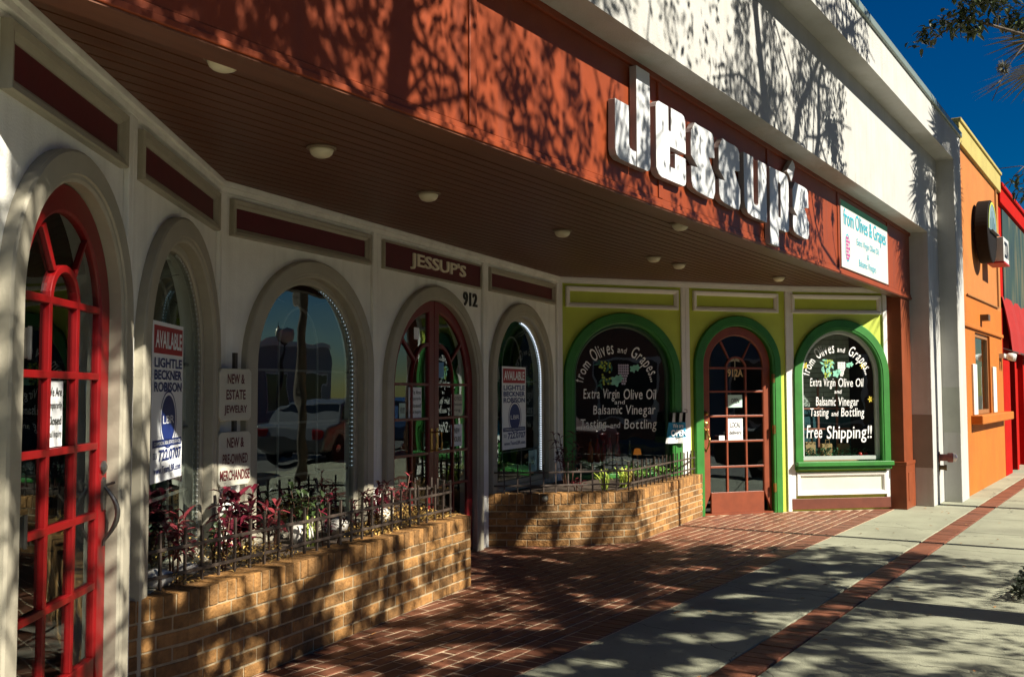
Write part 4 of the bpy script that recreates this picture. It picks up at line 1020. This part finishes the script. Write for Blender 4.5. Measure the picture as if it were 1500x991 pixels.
for k, uu in enumerate((1.02, 1.10)):
    p = PF[8].P(uu, -.15, .66); r = thing('pepper', p, ['left red pepper at the right end of the sill', 'right red pepper at the right end of the sill'][k], 'pepper', 'red peppers on the sill'); g = MB()
    g.lathe(p, [(.006, -.04), (.022, -.03), (.028, 0), (.024, .025), (.01, .034)], 12); g.build('body', mat('pepper_red', (.45, .02, .015), .25), r, smooth=True)
    g = MB(); g.tube([(p[0], p[1], p[2]+.03), (p[0]+.004, p[1], p[2]+.055)], .004, 6); g.build('stalk', LEAFD, r)

# ================================================================== FIRE CONNECTION on the white column
FC = thing('hose_connection', (13.93, YW, .56), 'red and steel fire hose connection sticking out of the white column', 'hose connection')
g = MB(); dr = Vector((.15, -1, 0))
g.lathe((13.93, YW, .60), [(.075, 0), (.075, .01), (.045, .014), (.045, .10), (.06, .10), (.062, .16), (.05, .17)], 18, dr); g.build('body', mat('rusty_red_pipe', (.22, .05, .035), .5, .35, 25, .2, 60), FC)
g = MB(); g.lathe((13.955, YW-.165, .60), [(.052, 0), (.054, .03), (.04, .035), (.02, .05)], 18, dr); g.build('cap', mat('silver_cap', (.6, .5, .5), .3, .1, metal=.5), FC)
g = MB(); g.lathe((13.93, YW, .47), [(.05, 0), (.05, .008), (.03, .01), (.03, .06), (.038, .06), (.038, .09)], 14, dr); g.build('drain', mat('old_brass_dark', (.16, .10, .04), .5, .3, metal=.5), FC)
g = MB(); g.box(13.80, 13.86, YW-.004, YW-.001, .80, 1.02); pl = g.build('plate_sign', SIGNW, None, loc=(13.83, YW, .8)); tag(pl, 'narrow white plate with red print above the hose connection', 'sign')
g = MB()
F = Fr((13.80, YW), (13.86, YW)); put_text(g, F, 'F', .012, .048, .96, 1.0, .0045, .02); put_text(g, F, 'D', .012, .048, .90, .94, .0045, .02); put_text(g, F, 'C', .012, .048, .84, .88, .0045, .02); g.build('red_print', REDINK, pl, recalc=False)

# ================================================================== NEIGHBOURS
OB = thing('orange_building', (17, 2.4, 0), 'narrow orange stucco building with pale yellow cornice next door', 'building')
YO = 2.28
g = MB(); g.box(14.805, 19.0, YO, 9, 2.82, 4.90); g.build('upper_wall', ORANGEU, OB)
g = MB()
for x0, x1, z0, z1 in ((14.805, 16.0, 0, 2.82), (17.5, 19.0, 0, 2.82), (16.0, 17.5, 0, 1.10), (16.0, 17.5, 2.33, 2.82)): g.box(x0, x1, YO-.002, YO+.35, z0, z1)
g.build('lower_wall', ORANGE, OB)
g = MB(); g.box(14.805, 19.02, YO-.05, 9.0, 4.90, 5.20); g.box(14.805, 19.03, YO-.075, 9.0, 5.20, 5.25); g.build('cornice', YELLOW, OB, bevel=.008)
g = MB(); g.box(14.9, 18.9, YO-.04, YO, 2.36, 2.42); g.build('drip_moulding', ORANGE, OB, bevel=.01)
g = MB(); g.box(15.45, 18.93, YO-.16, YO, .985, 1.115); g.build('ledge', ORANGE, OB, bevel=.015)
wf = MB(); wf.frame(Fr((16.0, YO+.05), (17.5, YO+.05)), 0, 1.5, 1.115, 2.33, .06, [(0, -.06), (0, .02), (1, .02), (1, -.06)]); wn = wf.build('window', mat('brown_frame', (.28, .12, .04), .5), OB)
g = MB(); g.sheet(Fr((16.0, YO+.06), (17.5, YO+.06)), [(.05, 1.16), (1.45, 1.16), (1.45, 2.28), (.05, 2.28)], 0); g.build('glass', GLASS, wn, recalc=False)
g = MB(); g.box(15.0, 18.9, 2.9, 3.0, .3, 2.7); g.build('interior_wall', DARK, OB)
for x0 in (15.60, 17.62):
    g = MB(); g.box(x0, x0+.34, YO-.03, YO-.0025, 1.118, 1.85); g.build('shutter', mat('pale_shutter', (.62, .64, .60), .5), OB, bevel=.006)
g = MB(); g.tube([(18.55, YO-.02, 2.85), (18.55, YO-.02, 4.88)], .015, 6); g.tube([(15.3, YO-.02, 2.83), (18.55, YO-.02, 2.86)], .012, 6); g.build('conduit', mat('painted_conduit', (.30, .14, .04), .5), OB)
g = MB(); g.box(16.55, 16.75, YO-.12, YO, 2.53, 2.62); g.build('wall_lamp', mat('bronze_box', (.09, .06, .04), .5), OB)
hb = thing('hanging_shirt', (16.8, YO+.4, 1.3), 'turquoise garment hanging in the orange building window', 'garment'); g = MB()
g.prism(Fr((16.6, YO+.4), (17.0, YO+.4)), [(.12, 1.25), (.30, 1.25), (.32, 1.62), (.38, 1.60), (.36, 1.72), (.26, 1.78), (.18, 1.78), (.08, 1.72), (.05, 1.60), (.11, 1.62)], -.03, .03); g.build('cloth', mat('turquoise_cloth', (.05, .30, .50), .8), hb)
g = MB(); g.tube([(16.82, YO+.4, 1.78), (16.82, YO+.4, 1.84)], .004, 5); g.build('hook', STEEL, hb)
# round sign
RS = thing('round_sign', (16.39, 2.1, 3.85), 'round black drum sign with picture disc on the orange wall', 'sign')
cx, cz, R_ = 16.39, 3.85, .47
g = MB(); g.lathe((cx, 2.23, cz), [(R_-.01, 0), (R_, .01), (R_, .17), (R_-.015, .18)], 48, Vector((0, -1, 0))); g.build('drum', mat('black_metal_sign', (.012, .010, .009), .7, spec=.1), RS)
FD = Fr((cx, 2.045), (cx+1, 2.045))
half = [(R_*.93*math.cos(t*PI/24), cz+R_*.93*math.sin(t*PI/24)) for t in range(25)]
g = MB(); g.sheet(FD, half, 0.0); g.build('picture', mat('sky_picture', (.16, .24, .26), .5), RS, recalc=False)
g = MB(); g.band(FD, [(u*.93, cz+(z-cz)*.93) for u, z in half], half, [(0, .004), (1, .004)]); g.build('lime_rim', mat('lime_rim', (.55, .62, .06), .5), RS, recalc=False)
g = MB()
for u, h in ((-.2, .18), (-.05, .30), (.1, .22), (.22, .15)): g.sheet(FD, [(u-.03, cz+.02), (u+.03, cz+.02), (u+.02, cz+h), (u-.02, cz+h)], .003)
g.build('skyline', mat('slate_ink', (.05, .12, .14), .5), RS, recalc=False)
g = MB(); g.box(cx-.30, cx+.42, 2.0, 2.05, cz-.02, cz-.01); g.build('shelf', mat('grey_shelf', (.2, .2, .2), .5), RS)
for s_ in (-1, 1):
    g = MB(); g.box(cx+s_*.25-.02, cx+s_*.25+.02, 2.225, 2.285, cz-.02, cz+.02); g.build('bracket', IRON, RS)
LB = thing('light_box_sign', (17.2, 2.0, 3.55), 'small white box sign with dark letters jutting below the round sign', 'sign')
g = MB(); g.box(16.95, 17.55, 1.97, 2.20, 3.46, 3.84); g.build('box', SIGNW, LB, bevel=.006)
g = MB(); put_text(g, Fr((16.95, 1.97), (17.55, 1.97)), 'ZZA', .06, .54, 3.53, 3.78, .003, .03); g.build('letters', BLACK, LB, recalc=False)
g = MB(); g.box(16.94, 17.56, 1.965, 2.21, 3.435, 3.459); g.build('red_base', REDINK, LB)
g = MB(); g.box(17.2, 17.26, 2.2, 2.285, 3.6, 3.7); g.build('bracket', IRON, LB)
# security light
SL = thing('security_light', (18.7, YO-.05, 2.05), 'white twin security light on the corner of the orange building', 'lamp')
for k in (0, 1):
    g = MB(); g.lathe((18.62+k*.22, YO-.10, 2.05), [(.03, 0), (.06, .04), (.07, .10), (.06, .13)], 14, Vector((.2, -1, -.2))); g.build('head', SIGNW, SL, smooth=True)
g = MB(); g.box(18.55, 18.9, YO-.08, YO, 2.02, 2.09); g.build('bar', SIGNW, SL)
# red building
RB = thing('red_building', (24, 2.4, 0), 'bright red building with mural and parapet trim at the far right', 'building')
YR = 2.30
g = MB(); g.box(19.04, 40, YR, 10, 2.9, 4.75); g.build('upper_wall', REDW, RB)
g = MB(); g.box(19.04, 19.95, YR-.02, YR+.4, 0, 2.9); g.box(22.2, 40, YR, YR+.4, 0, 2.9); g.box(20.7, 20.95, YR-.02, YR+.3, 0, 2.2); g.build('lower_wall', REDW, RB)
g = MB(); g.box(19.03, 40, YR-.06, 10, 4.74, 5.02); g.box(19.03, 40, YR-.1, 10, 5.02, 5.09); g.build('parapet_trim', REDW, RB, bevel=.01)
g = MB(); g.box(19.5, 36, YR-.02, YR, 3.0, 4.70)
MU = bpy.data.materials.new('forest_mural'); MU.use_nodes = True; t_ = MU.node_tree; N_ = t_.nodes
ge = N_.new('ShaderNodeNewGeometry'); mp_ = N_.new('ShaderNodeMapping'); mp_.inputs['Scale'].default_value = (2.6, 1, .5); t_.links.new(ge.outputs['Position'], mp_.inputs['Vector'])
nz_ = N_.new('ShaderNodeTexNoise'); nz_.inputs['Scale'].default_value = 1.4; nz_.inputs['Detail'].default_value = 6; t_.links.new(mp_.outputs[0], nz_.inputs['Vector'])
cr_ = N_.new('ShaderNodeValToRGB'); cr_.color_ramp.elements[0].position = .35; cr_.color_ramp.elements[0].color = (.012, .03, .035, 1); cr_.color_ramp.elements[1].position = .68; cr_.color_ramp.elements[1].color = (.12, .10, .05, 1)
e_ = cr_.color_ramp.elements.new(.5); e_.color = (.025, .05, .035, 1); t_.links.new(nz_.outputs['Fac'], cr_.inputs[0]); t_.links.new(cr_.outputs[0], N_['Principled BSDF'].inputs['Base Color'])
g.build('mural', MU, RB)
g = MB(); g.box(19.9, 22.25, YR+.9, YR+1.0, 0, 2.9); g.box(19.9, 22.25, YR+.3, YR+1, 2.6, 2.9); g.build('recess', DARK, RB)
dr_ = MB(); dr_.box(20.95, 21.05, YR+.1, YR+.2, 0, 2.2); dr_.box(21.95, 22.2, YR+.1, YR+.2, 0, 2.2); dr_.box(21.05, 21.95, YR+.1, YR+.2, 0, .9); dr_.box(21.05, 21.95, YR+.1, YR+.2, 2.1, 2.2); do_ = dr_.build('door', REDW, RB)
g = MB(); g.box(21.05, 21.95, YR+.14, YR+.15, .9, 2.1); g.build('glass', GLASSD, do_)
g = MB(); g.tube([(21.2, YR+.09, 1.1), (21.2, YR+.03, 1.1), (21.2, YR+.03, .95)], .012, 6); g.build('handle', STEEL, do_)
AW = thing('awning', (21.5, YR, 2.2), 'red canvas awning over the doorway of the red building', 'awning')
g = MB(); x0, x1 = 19.12, 25.0; n = 14
A_ = [(YR-.025, 3.12), (YR-.08, 2.85), (YR-.14, 2.5), (YR-.17, 2.12)]
vs = []; fs = []
for k in range(n+1):
    x = x0+(x1-x0)*k/n
    for (y, z) in A_: vs.append((x, y+.02*math.sin(k*2.1), z+.012*math.sin(k*3.0)))
for k in range(n):
    for q in range(3): fs.append((k*4+q, (k+1)*4+q, (k+1)*4+q+1, k*4+q+1))
fs += [(0, 1, 2, 3), tuple(n*4+q for q in (3, 2, 1, 0))]
g.add(vs, fs); g.build('canvas', AWN, AW, recalc=False)
g = MB(); g.tube([(x0, YR-.17, 2.14), (x1, YR-.17, 2.14)], .015, 6)
for x in (x0, x1): g.tube([(x, YR-.01, 2.2), (x, YR-.16, 2.15)], .012, 6)
g.build('frame', STEEL, AW)

# ================================================================== TREES
def quads_mesh(name, V, nper, faces, M, parent):
    """V: (N, nper, 3) numpy world coords; faces per element"""
    off = children_loc(parent); V = V-np.array(off); n = V.shape[0]
    fl_ = np.array(faces); idx = (np.arange(n)[:, None, None]*nper+fl_[None]).reshape(-1)
    k = fl_.shape[1]; nf = n*fl_.shape[0]
    me = bpy.data.meshes.new(name); me.vertices.add(n*nper); me.vertices.foreach_set('co', V.reshape(-1))
    me.loops.add(len(idx)); me.loops.foreach_set('vertex_index', idx.astype(np.int32))
    me.polygons.add(nf); me.polygons.foreach_set('loop_start', np.arange(nf, dtype=np.int32)*k); me.polygons.foreach_set('loop_total', np.full(nf, k, np.int32))
    me.materials.append(M); me.update(calc_edges=True); me.validate()
    o = bpy.data.objects.new(name, me); COL.objects.link(o); o.parent = parent
    return o
def leaf_cloud(P, D, ln, wd):
    """P, D (N,3): base and direction; a kite leaf of 4 verts"""
    n = len(P); D = D/np.linalg.norm(D, axis=1, keepdims=True); Rr = rng.normal(size=(n, 3)); S = np.cross(D, Rr); S /= np.linalg.norm(S, axis=1, keepdims=True)
    L = ln*rng.uniform(.7, 1.3, (n, 1)); W = wd*rng.uniform(.7, 1.3, (n, 1))
    V = np.stack([P, P+D*L*.45+S*W*.5, P+D*L, P+D*L*.45-S*W*.5], 1)
    return V
def inframe(p, mar=.25):
    x, y, z = p
    dep = .838*x+.546*y
    return (dep > .2) and (y > .109*x-mar) and (z < HC+.404*dep+mar)
_fr = [[(rng.uniform(0, 2*PI), 2*PI/rng.uniform(.17, .9), rng.uniform(0, 2*PI)) for _ in range(28)] for _ in (0, 1)]
def fleck_noise(a, b, k):   # sun-fleck pattern laid out on wall or ground, for pruning the crown
    v = 0
    for t, f, p in _fr[k]: v = v+np.sin((a*math.cos(t)+b*math.sin(t))*f+p)
    return v/28**.5
def fleck_keep(P, low):  # share of leaves kept; gaps cut along the sun to shape light flecks
    zw = P[:, 2]-.8*(2.6-P[:, 1]); yg = P[:, 1]+1.25*P[:, 2]
    gap = np.where(zw > 2.7, fleck_noise(P[:, 0], zw*.5, 1) > np.where(P[:, 0] < 4.9, .60, np.where(zw < 3.45, -.10, .32)), fleck_noise(P[:, 0], yg, 0) > np.where(yg < 3.1, .10, -.12))
    return np.where(gap, low, 1.0)
def oak(base, seeds, box, nleaf, label, moss=True, trunk_r=.19, extra_twigs=None, fork=2.6):
    root = thing('oak_tree', base, label, 'tree', 'street oaks'); b = Vector(base)
    gt = MB(); f = b+Vector((.05, -.12, fork))
    gt.tube([b-Vector((0, 0, .05)), b+Vector((0, 0, .25)), b+Vector((.02, -.05, fork*.5)), f], [trunk_r*1.5, trunk_r*1.1, trunk_r*.95, trunk_r*.85], 12)
    gt.build('trunk', BARK, root, smooth=True)
    gl = MB(); tips = []; prev = []
    for si, (tx, ty, tz) in enumerate(seeds):
        t = Vector((tx, ty, tz)); pts = []; n = 9; f0_ = f; rr = trunk_r*.55
        if si >= 4 and prev:
            f0_ = min(prev, key=lambda q: (q-t).length+.25*abs(q.z-f.z)); rr = trunk_r*.30
        wob = Vector((random.uniform(-.5, .5), random.uniform(-.4, .4), random.uniform(0, .4)))
        for k in range(n+1):
            s = k/n; p = f0_.lerp(t, s)+wob*math.sin(s*PI)+Vector((random.uniform(-.08, .08), random.uniform(-.08, .08), random.uniform(-.06, .06)))*(1 if 0 < k < n else 0)
            p.z += (.5 if si < 4 else .15)*math.sin(s*PI*.9)*(1 if k else 0); pts.append(p)
        gl.tube(pts, [rr*(1-.86*k/n)+.008 for k in range(n+1)], 8); prev += pts[2:6]
        for k in range(2, n+1):
            for q in range(3):
                d = Vector((random.gauss(0, 1), random.gauss(0, .9), random.gauss(.1, .7))).normalized(); e = pts[k]+d*random.uniform(.5, 1.5)
                if inframe(e, .5): continue
                m_ = (pts[k]+e)/2+Vector((0, 0, .12)); gl.tube([pts[k], m_, e], [.022, .014, .006], 5)
                tips += [m_, e, pts[k].lerp(e, .75)]
    gl.build('limb', BARK, root, smooth=True)
    tips = [t for t in tips if not inframe(t, .45)]
    T = np.array([tuple(t) for t in tips]); gs_ = T[:, 1]+1.25*T[:, 2]; lo = T[(gs_ < 3.3) & (T[:, 0] > 3.2) & (T[:, 2] < 6)]; T = np.concatenate([T]+[lo]*3)  # tips that shade the near pavement are repeated to thicken its shadow
    # twig clusters around the tips
    C_ = T[rng.integers(0, len(T), nleaf//60)]+rng.normal(size=(nleaf//60, 3))*np.array([.26, .26, .30])
    P = np.repeat(C_, 60, 0)+rng.normal(size=((nleaf//60)*60, 3))*np.array([.15, .15, .24])*np.repeat(rng.uniform(.45, 1.5, (nleaf//60, 1)), 60, 0)
    keep_ = np.array([not inframe(p, .12) for p in P]); P = P[keep_]
    P = P[rng.random(len(P)) < fleck_keep(P, .05)]
    x0, x1, y0, y1, z0, z1 = box
    kb = (P[:, 0] > x0) & (P[:, 0] < x1) & (P[:, 1] > y0) & (P[:, 1] < y1) & (P[:, 2] > z0) & (P[:, 2] < z1); P = P[kb]
    D = rng.normal(size=P.shape)*np.array([.8, .8, .6])+np.array([0, 0, -.35])
    quads_mesh('crown', leaf_cloud(P, D, .075, .038), 4, [(0, 1, 2, 3)], OAKL, root)
    if moss:
        V = []
        for k in range(420):
            t = T[rng.integers(0, len(T))]
            if t[2] < 4.2 or inframe(t, .8): continue
            L = rng.uniform(.35, 1.15); n = int(L*42); zz = np.linspace(0, -L, n); wid = .055*(1-.75*np.linspace(0, 1, n))
            p = np.stack([t[0]+rng.normal(size=n)*wid, t[1]+rng.normal(size=n)*wid, t[2]+zz], 1); V.append(p)
        P = np.concatenate(V); P = P[(P[:, 0] < x1+.1)]; P = P[rng.random(len(P)) < fleck_keep(P, .12)*np.where(P[:, 2]-.8*(2.6-P[:, 1]) > 2.7, 1, .5)]; D = rng.normal(size=P.shape)*np.array([.5, .5, .3])+np.array([0, 0, -1.])
        quads_mesh('moss', leaf_cloud(P, D, .10, .014), 4, [(0, 1, 2, 3)], MOSSM, root)
    return root
random.seed(3)
oak((7.2, .02, 0), [(9.2, -1.0, 7.2), (8.9, .2, 6.4), (8.8, -2.8, 5.2), (6.6, .0, 7.6), (5.2, .3, 7.2), (4.6, -1.6, 6.6), (5.6, -3.6, 4.9), (7.2, -3.4, 5.6), (7.6, -2.0, 7.4), (6.2, -1.8, 4.4), (8.6, -2.0, 4.2), (5.5, -2.6, 3.7), (7.6, -2.9, 3.9), (9.0, -2.5, 3.7), (8.2, -4.6, 5.1), (6.0, -5.0, 5.5), (4.2, -4.2, 4.7), (9.2, -4.6, 5.3)],
    (-20, 9.75, -8, 3, 2.2, 12), 120000, 'mossy street oak just right of the view, nearer the lamp side of the pavement')
oak((3.1, -.75, 0), [(4.4, .2, 6.9), (2.9, .2, 7.0), (1.2, .0, 6.8), (-.6, -.4, 6.2), (3.6, -1.4, 7.5), (2.0, -2.2, 6.4), (4.3, -2.9, 5.0), (3.0, -3.4, 4.6), (1.0, -3.0, 4.6), (-1.4, -2.0, 5.0), (5.2, -1.2, 5.2), (.2, -1.6, 5.4)],
    (-20, 9.75, -8, 2, 2.3, 12), 46000, 'mossy street oak beside the photographer', trunk_r=.14)
# the branch that hangs into the sky corner
def px(u, v, x):   # a point on the sight line (u,v) of the photo, at street distance x
    a, b, c = (u-750)/1458, 1.0, -(v-495.5)/1458
    d = right*a+up*c+fwd; s = x/d.x
    return Vector((d.x*s, d.y*s, HC+d.z*s))
BR = thing('oak_branch_tree', (10.4, -.6, 0), 'slim street tree whose leafy twig reaches into the top right sky', 'tree')
g = MB(); g.tube([(10.4, -.62, 0), (10.4, -.6, 2.2), (10.35, -.55, 4.2), (10.2, -.35, 5.2)], [.055, .05, .04, .03], 8); g.build('trunk', BARK, BR, smooth=True)
g = MB(); gv = MB()
main = [Vector((10.2, -.35, 5.1)), px(1560, 45, 9.6), px(1500, 51, 9.4), px(1462, 40, 9.3), px(1425, 29, 9.2), px(1405, 28, 9.2), px(1385, 45, 9.1), px(1362, 62, 9.05)]
g.tube(main, [.02, .016, .014, .012, .010, .008, .006, .004], 6)
subs = [[main[5], px(1410, 10, 9.2), px(1418, -8, 9.2)], [main[6], px(1400, 26, 9.1), px(1378, 22, 9.0)], [main[3], px(1462, 12, 9.3), px(1470, -14, 9.3)], [main[2], px(1490, 35, 9.5), px(1482, 22, 9.5)], [main[5], px(1408, 56, 9.2)],
        [px(1500, 60, 10), px(1482, 62, 10), px(1466, 64, 10)], [px(1500, 66, 10), px(1480, 92, 10), px(1466, 120, 10), px(1453, 148, 10)], [px(1466, 118, 10), px(1446, 134, 10)], [px(1520, 250, 10), px(1495, 243, 10), px(1463, 247, 10)], [px(1500, 244, 10), px(1485, 258, 10), px(1478, 276, 10)]]
for s in subs: g.tube(s, [.006]+[.004]*(len(s)-1), 5)
g.tube([px(1530, 250, 10), Vector((10.38, -.5, 4.0))], .008, 5); g.tube([px(1540, 60, 10), Vector((10.3, -.4, 4.9))], .008, 5)
g.build('limb', BARK, BR, smooth=True)
def clump(c, r, n, drp=.2):
    for _ in range(n):
        p = c+Vector((random.gauss(0, r), random.gauss(0, r), random.gauss(0, r*.7))); d = Vector((random.gauss(0, 1), random.gauss(0, 1), random.gauss(-.1, .7)))
        leaf_into(gv, p, d, random.uniform(.06, .095), random.uniform(.028, .042), drp)
for u, v, xx, r, n in ((1355, 60, 9.05, .045, 22), (1362, 48, 9.05, .04, 12), (1384, 30, 9.1, .035, 10), (1392, 40, 9.1, .03, 8), (1412, 20, 9.2, .05, 26), (1416, 38, 9.2, .05, 30), (1428, 44, 9.2, .03, 10), (1420, 4, 9.2, .06, 24), (1440, 36, 9.25, .03, 7), (1466, 6, 9.3, .07, 34), (1436, -4, 9.3, .06, 24), (1485, 34, 9.5, .05, 24), (1498, 36, 9.5, .05, 22), (1480, 24, 9.5, .03, 8), (1500, 262, 10, .05, 12), (1502, 290, 10, .04, 12), (1449, 2, 9.3, .05, 16)):
    clump(px(u, v, xx), r*1.1, int(n*1.9))
gv.build('crown', OAKL, BR, recalc=False)
gm_ = MB(); c = px(1470, 100, 10)
for _ in range(130):
    d = Vector((random.gauss(0, 1), random.gauss(0, 1), random.gauss(0, 1))).normalized(); gm_.tube([c+d*.02, c+d*random.uniform(.05, .085)], [.004, .002], 4, False)
gm_.build('ball_moss', MOSSM, BR, recalc=False)
# palm
def palm(base, h, label, nf=30, rb=.085, fl=.95):
    root = thing('palm_tree', base, label, 'tree', 'palms'); b = Vector(base); g = MB()
    g.tube([b+Vector((0, 0, -.05)), b+Vector((0, 0, .3)), b+Vector((.03, 0, h*.5)), b+Vector((0, 0, h))], [rb*1.4, rb, rb*.95, rb*1.1], 12); g.build('trunk', BARK, root, smooth=True)
    gp = MB(); V = []; top = b+Vector((0, 0, h))
    for k in range(nf):
        az = k*2.399; el = 1.15-1.9*(k/nf)**.9 if k < nf-6 else -1.15
        d = Vector((math.cos(az)*math.cos(el), math.sin(az)*math.cos(el), math.sin(el))); pl = random.uniform(.5, .75); e = top+d*pl-Vector((0, 0, .08))
        gp.tube([top, top+d*pl*.5+Vector((0, 0, .03)), e], [.018, .014, .010], 5)
        s = d.cross(Vector((0, 0, 1))).normalized(); n_ = s.cross(d)
        for q in range(26):
            t = (q/25-.5)*2*1.75; bd = d*math.cos(t)+s*math.sin(t); L = fl*(.62+.38*math.cos(t*.6))*random.uniform(.9, 1.05)
            tip = e+bd*L-Vector((0, 0, .16*L*random.uniform(.5, 1.6))); sw = bd.cross(n_)*.026
            mid = e+bd*L*.5
            V.append([tuple(e), tuple(mid+sw), tuple(tip), tuple(mid-sw)])
    gp.build('petiole', PALML, root)
    quads_mesh('crown', np.array(V), 4, [(0, 1, 2, 3)], PALML, root)
    return root
palm((13.9, .30, 0), 5.65, 'slender fan palm on the kerb side before the orange building')
palm((21.5, -12.6, 0), 6.4, 'tall fan palm across the road', 26, .14, 1.1)
# tree pit greenery seen at the frame edge
g = MB()
for k in range(900):
    x, y = random.uniform(7.7, 8.8), random.uniform(.45, .93)
    leaf_into(g, (x, y, random.uniform(.0, .10)), (random.uniform(-1, 1), random.uniform(-1, 1), random.uniform(-.1, .8)), .06, .028, .3)
tag(g.build('tree_pit_plants', mat('dark_pit_leaf', (.015, .022, .008), .6, .2, 20, island=.4), None, recalc=False), 'dark low ground plants at the tree pit on the pavement edge', 'ground cover', kind='stuff')
# fallen leaves
g = MB()
for k in range(150):
    x = random.uniform(4, 14); y = random.uniform(.7, 4.6)
    if y > wall_y(x)-.3: continue
    if math.hypot(x-6.5, y-4.6) < .2: continue
    a = random.uniform(0, 6.28); leaf_into(g, (x, y, .006), (math.cos(a), math.sin(a), .05), random.uniform(.025, .05), random.uniform(.012, .022), -.1)
tag(g.build('fallen_leaves', mat('brown_fallen_leaf', (.30, .15, .05), .8, .3, 20, island=.6), None, recalc=False), 'dry brown leaves scattered over the pavement', 'leaves', kind='stuff')

# ================================================================== STREET BEHIND THE CAMERA (seen mirrored in the glass)
def car(x, y, col, label, rz=0):
    root = thing('parked_car', (0, 0, 0), label, 'car', 'cars parked along the kerb')
    P = [(-2.2, .35), (-2.22, .62), (-2.12, .86), (-1.55, .93), (-.95, 1.36), (-.45, 1.46), (.45, 1.45), (1.15, .98), (1.9, .85), (2.18, .68), (2.22, .40), (1.95, .28), (-1.95, .28)]
    belt = .93; g = MB(); n = len(P)
    lay = []
    for yy, ins in ((-.86, .03), (-.80, 0), (.80, 0), (.86, .03)):
        lay.append([(px_*(1-ins*.3), yy*(1-.22*max(0, (pz-belt))/.5), pz-ins*.3 if pz > .5 else pz+ins*.3) for px_, pz in P])
    vs = [p for l in lay for p in l]; fs = [tuple(range(n)), tuple(range(4*n-1, 3*n-1, -1))]
    for a in range(3):
        for k in range(n): fs.append((a*n+k, (a+1)*n+k, (a+1)*n+(k+1) % n, a*n+(k+1) % n))
    g.add(vs, fs); g.build('body', mat(col[0], col[1], .25, .03, 3, metal=.3), root, bevel=.05)
    for s_ in (-1, 1):
        g = MB(); q = [(-1.35, .97), (-.88, 1.32), (-.42, 1.40), (.42, 1.39), (.98, .99)]
        g.add([(a_, s_*(.868*(1-.22*(b_-belt)/.5)), b_) for a_, b_ in q], [tuple(range(5))]); g.build('side_window', mat('car_dark_glass', (.01, .012, .014), .08), root, recalc=False)
        for wx in (-1.38, 1.36):
            g = MB(); c = (wx, s_*.70, .32); ax = Vector((0, s_, 0)); g.lathe(c, [(.20, .17), (.30, .18), (.325, .14), (.325, .02), (.30, 0)], 24, ax); w = g.build('wheel', mat('tyre_rubber', (.02, .02, .02), .8), root)
            g = MB(); g.lathe(c, [(.20, .15), (.19, .165), (.06, .172), (.03, .18)], 20, ax); g.build('rim', mat('alloy_rim', (.5, .5, .5), .3, metal=.8), w)
        g = MB(); g.box(2.10, 2.20, s_*.62-.14, s_*.62+.14, .62, .74); g.build('headlight', mat('headlight_glass', (.7, .7, .68), .15), root, bevel=.02)
        g = MB(); g.box(-2.215, -2.12, s_*.64-.12, s_*.64+.12, .64, .80); g.build('tail_light', mat('tail_red', (.3, .01, .01), .2), root, bevel=.02)
    for (a, b) in (((.50, 1.43), (1.12, 1.0)), ((-.98, 1.33), (-1.50, .95))):
        g = MB(); g.add([(a[0], -.62, a[1]+.012), (a[0], .62, a[1]+.012), (b[0], .72, b[1]+.012), (b[0], -.72, b[1]+.012)], [(0, 1, 2, 3)]); g.build('windscreen', mat('car_dark_glass', (.01, .012, .014), .08), root, recalc=False)
    root.location = (x, y, -.13); root.rotation_euler = (0, 0, rz)
car(20.5, -2.25, ('silver_car_paint', (.16, .17, .175)), 'silver sedan parked at the kerb past the orange building')
car(13.0, -2.25, ('black_car_paint', (.02, .022, .028)), 'black sedan parked at the kerb opposite the white column')
car(6.6, -2.3, ('maroon_car_paint', (.10, .03, .03)), 'dark maroon sedan parked at the kerb opposite the planters', PI)
car(27.5, -2.25, ('blue_car_paint', (.06, .12, .25)), 'blue sedan parked at the kerb beyond the silver one')
SLP = thing('street_lamp', (34.6, -11.3, 0), 'black street lamp with globe across the road', 'street lamp')
g = MB(); g.lathe((34.6, -11.3, 0), [(.16, 0), (.15, .3), (.08, .45), (.06, .6), (.045, 3.4), (.10, 3.45), (.12, 3.52)], 14); g.build('post', BLACK, SLP)
g = MB(); g.lathe((34.6, -11.3, 3.5), [(.10, 0), (.2, .12), (.23, .3), (.17, .48), (.05, .55)], 16); g.build('globe', LAMPG, SLP, smooth=True)
g = MB(); g.lathe((34.6, -11.3, 4.04), [(.09, 0), (.03, .08), (.02, .2)], 10); g.build('finial', BLACK, SLP)
def far_building(x0, x1, h, M, label, sill=1.0):
    b = thing('far_building', ((x0+x1)/2, -14, 0), label, 'building', 'shops across the road')
    g = MB(); g.box(x0, x1, -24, -14, -.15, h); g.build('wall', M, b)
    g = MB(); g.box(x0-.05, x1+.05, -24.05, -13.9, h, h+.25); g.build('cornice', TRIMW, b)
    n = int((x1-x0)/3)
    for k in range(n):
        c = x0+(k+.5)*(x1-x0)/n
        g = MB(); g.box(c-1.0, c+1.0, -14.0, -13.94, .5, 2.5); w = g.build('window', TRIMW, b)
        g = MB(); g.box(c-.92, c+.92, -13.94, -13.93, .58, 2.42); g.build('glass', mat('far_glass', (.02, .03, .04), .1), w)
far_building(-16, -3, 4.2, mat('far_cream', (.5, .45, .35), .8), 'cream single storey shop across the road')
far_building(-2.6, 9, 4.6, mat('far_brick', (.25, .12, .08), .85), 'brick single storey shop across the road')
far_building(9.5, 19, 4.0, mat('far_blue', (.12, .2, .28), .8), 'slate blue single storey shop across the road')
far_building(24, 44, 3.6, mat('far_grey', (.3, .32, .33), .8), 'grey single storey shop across the road')
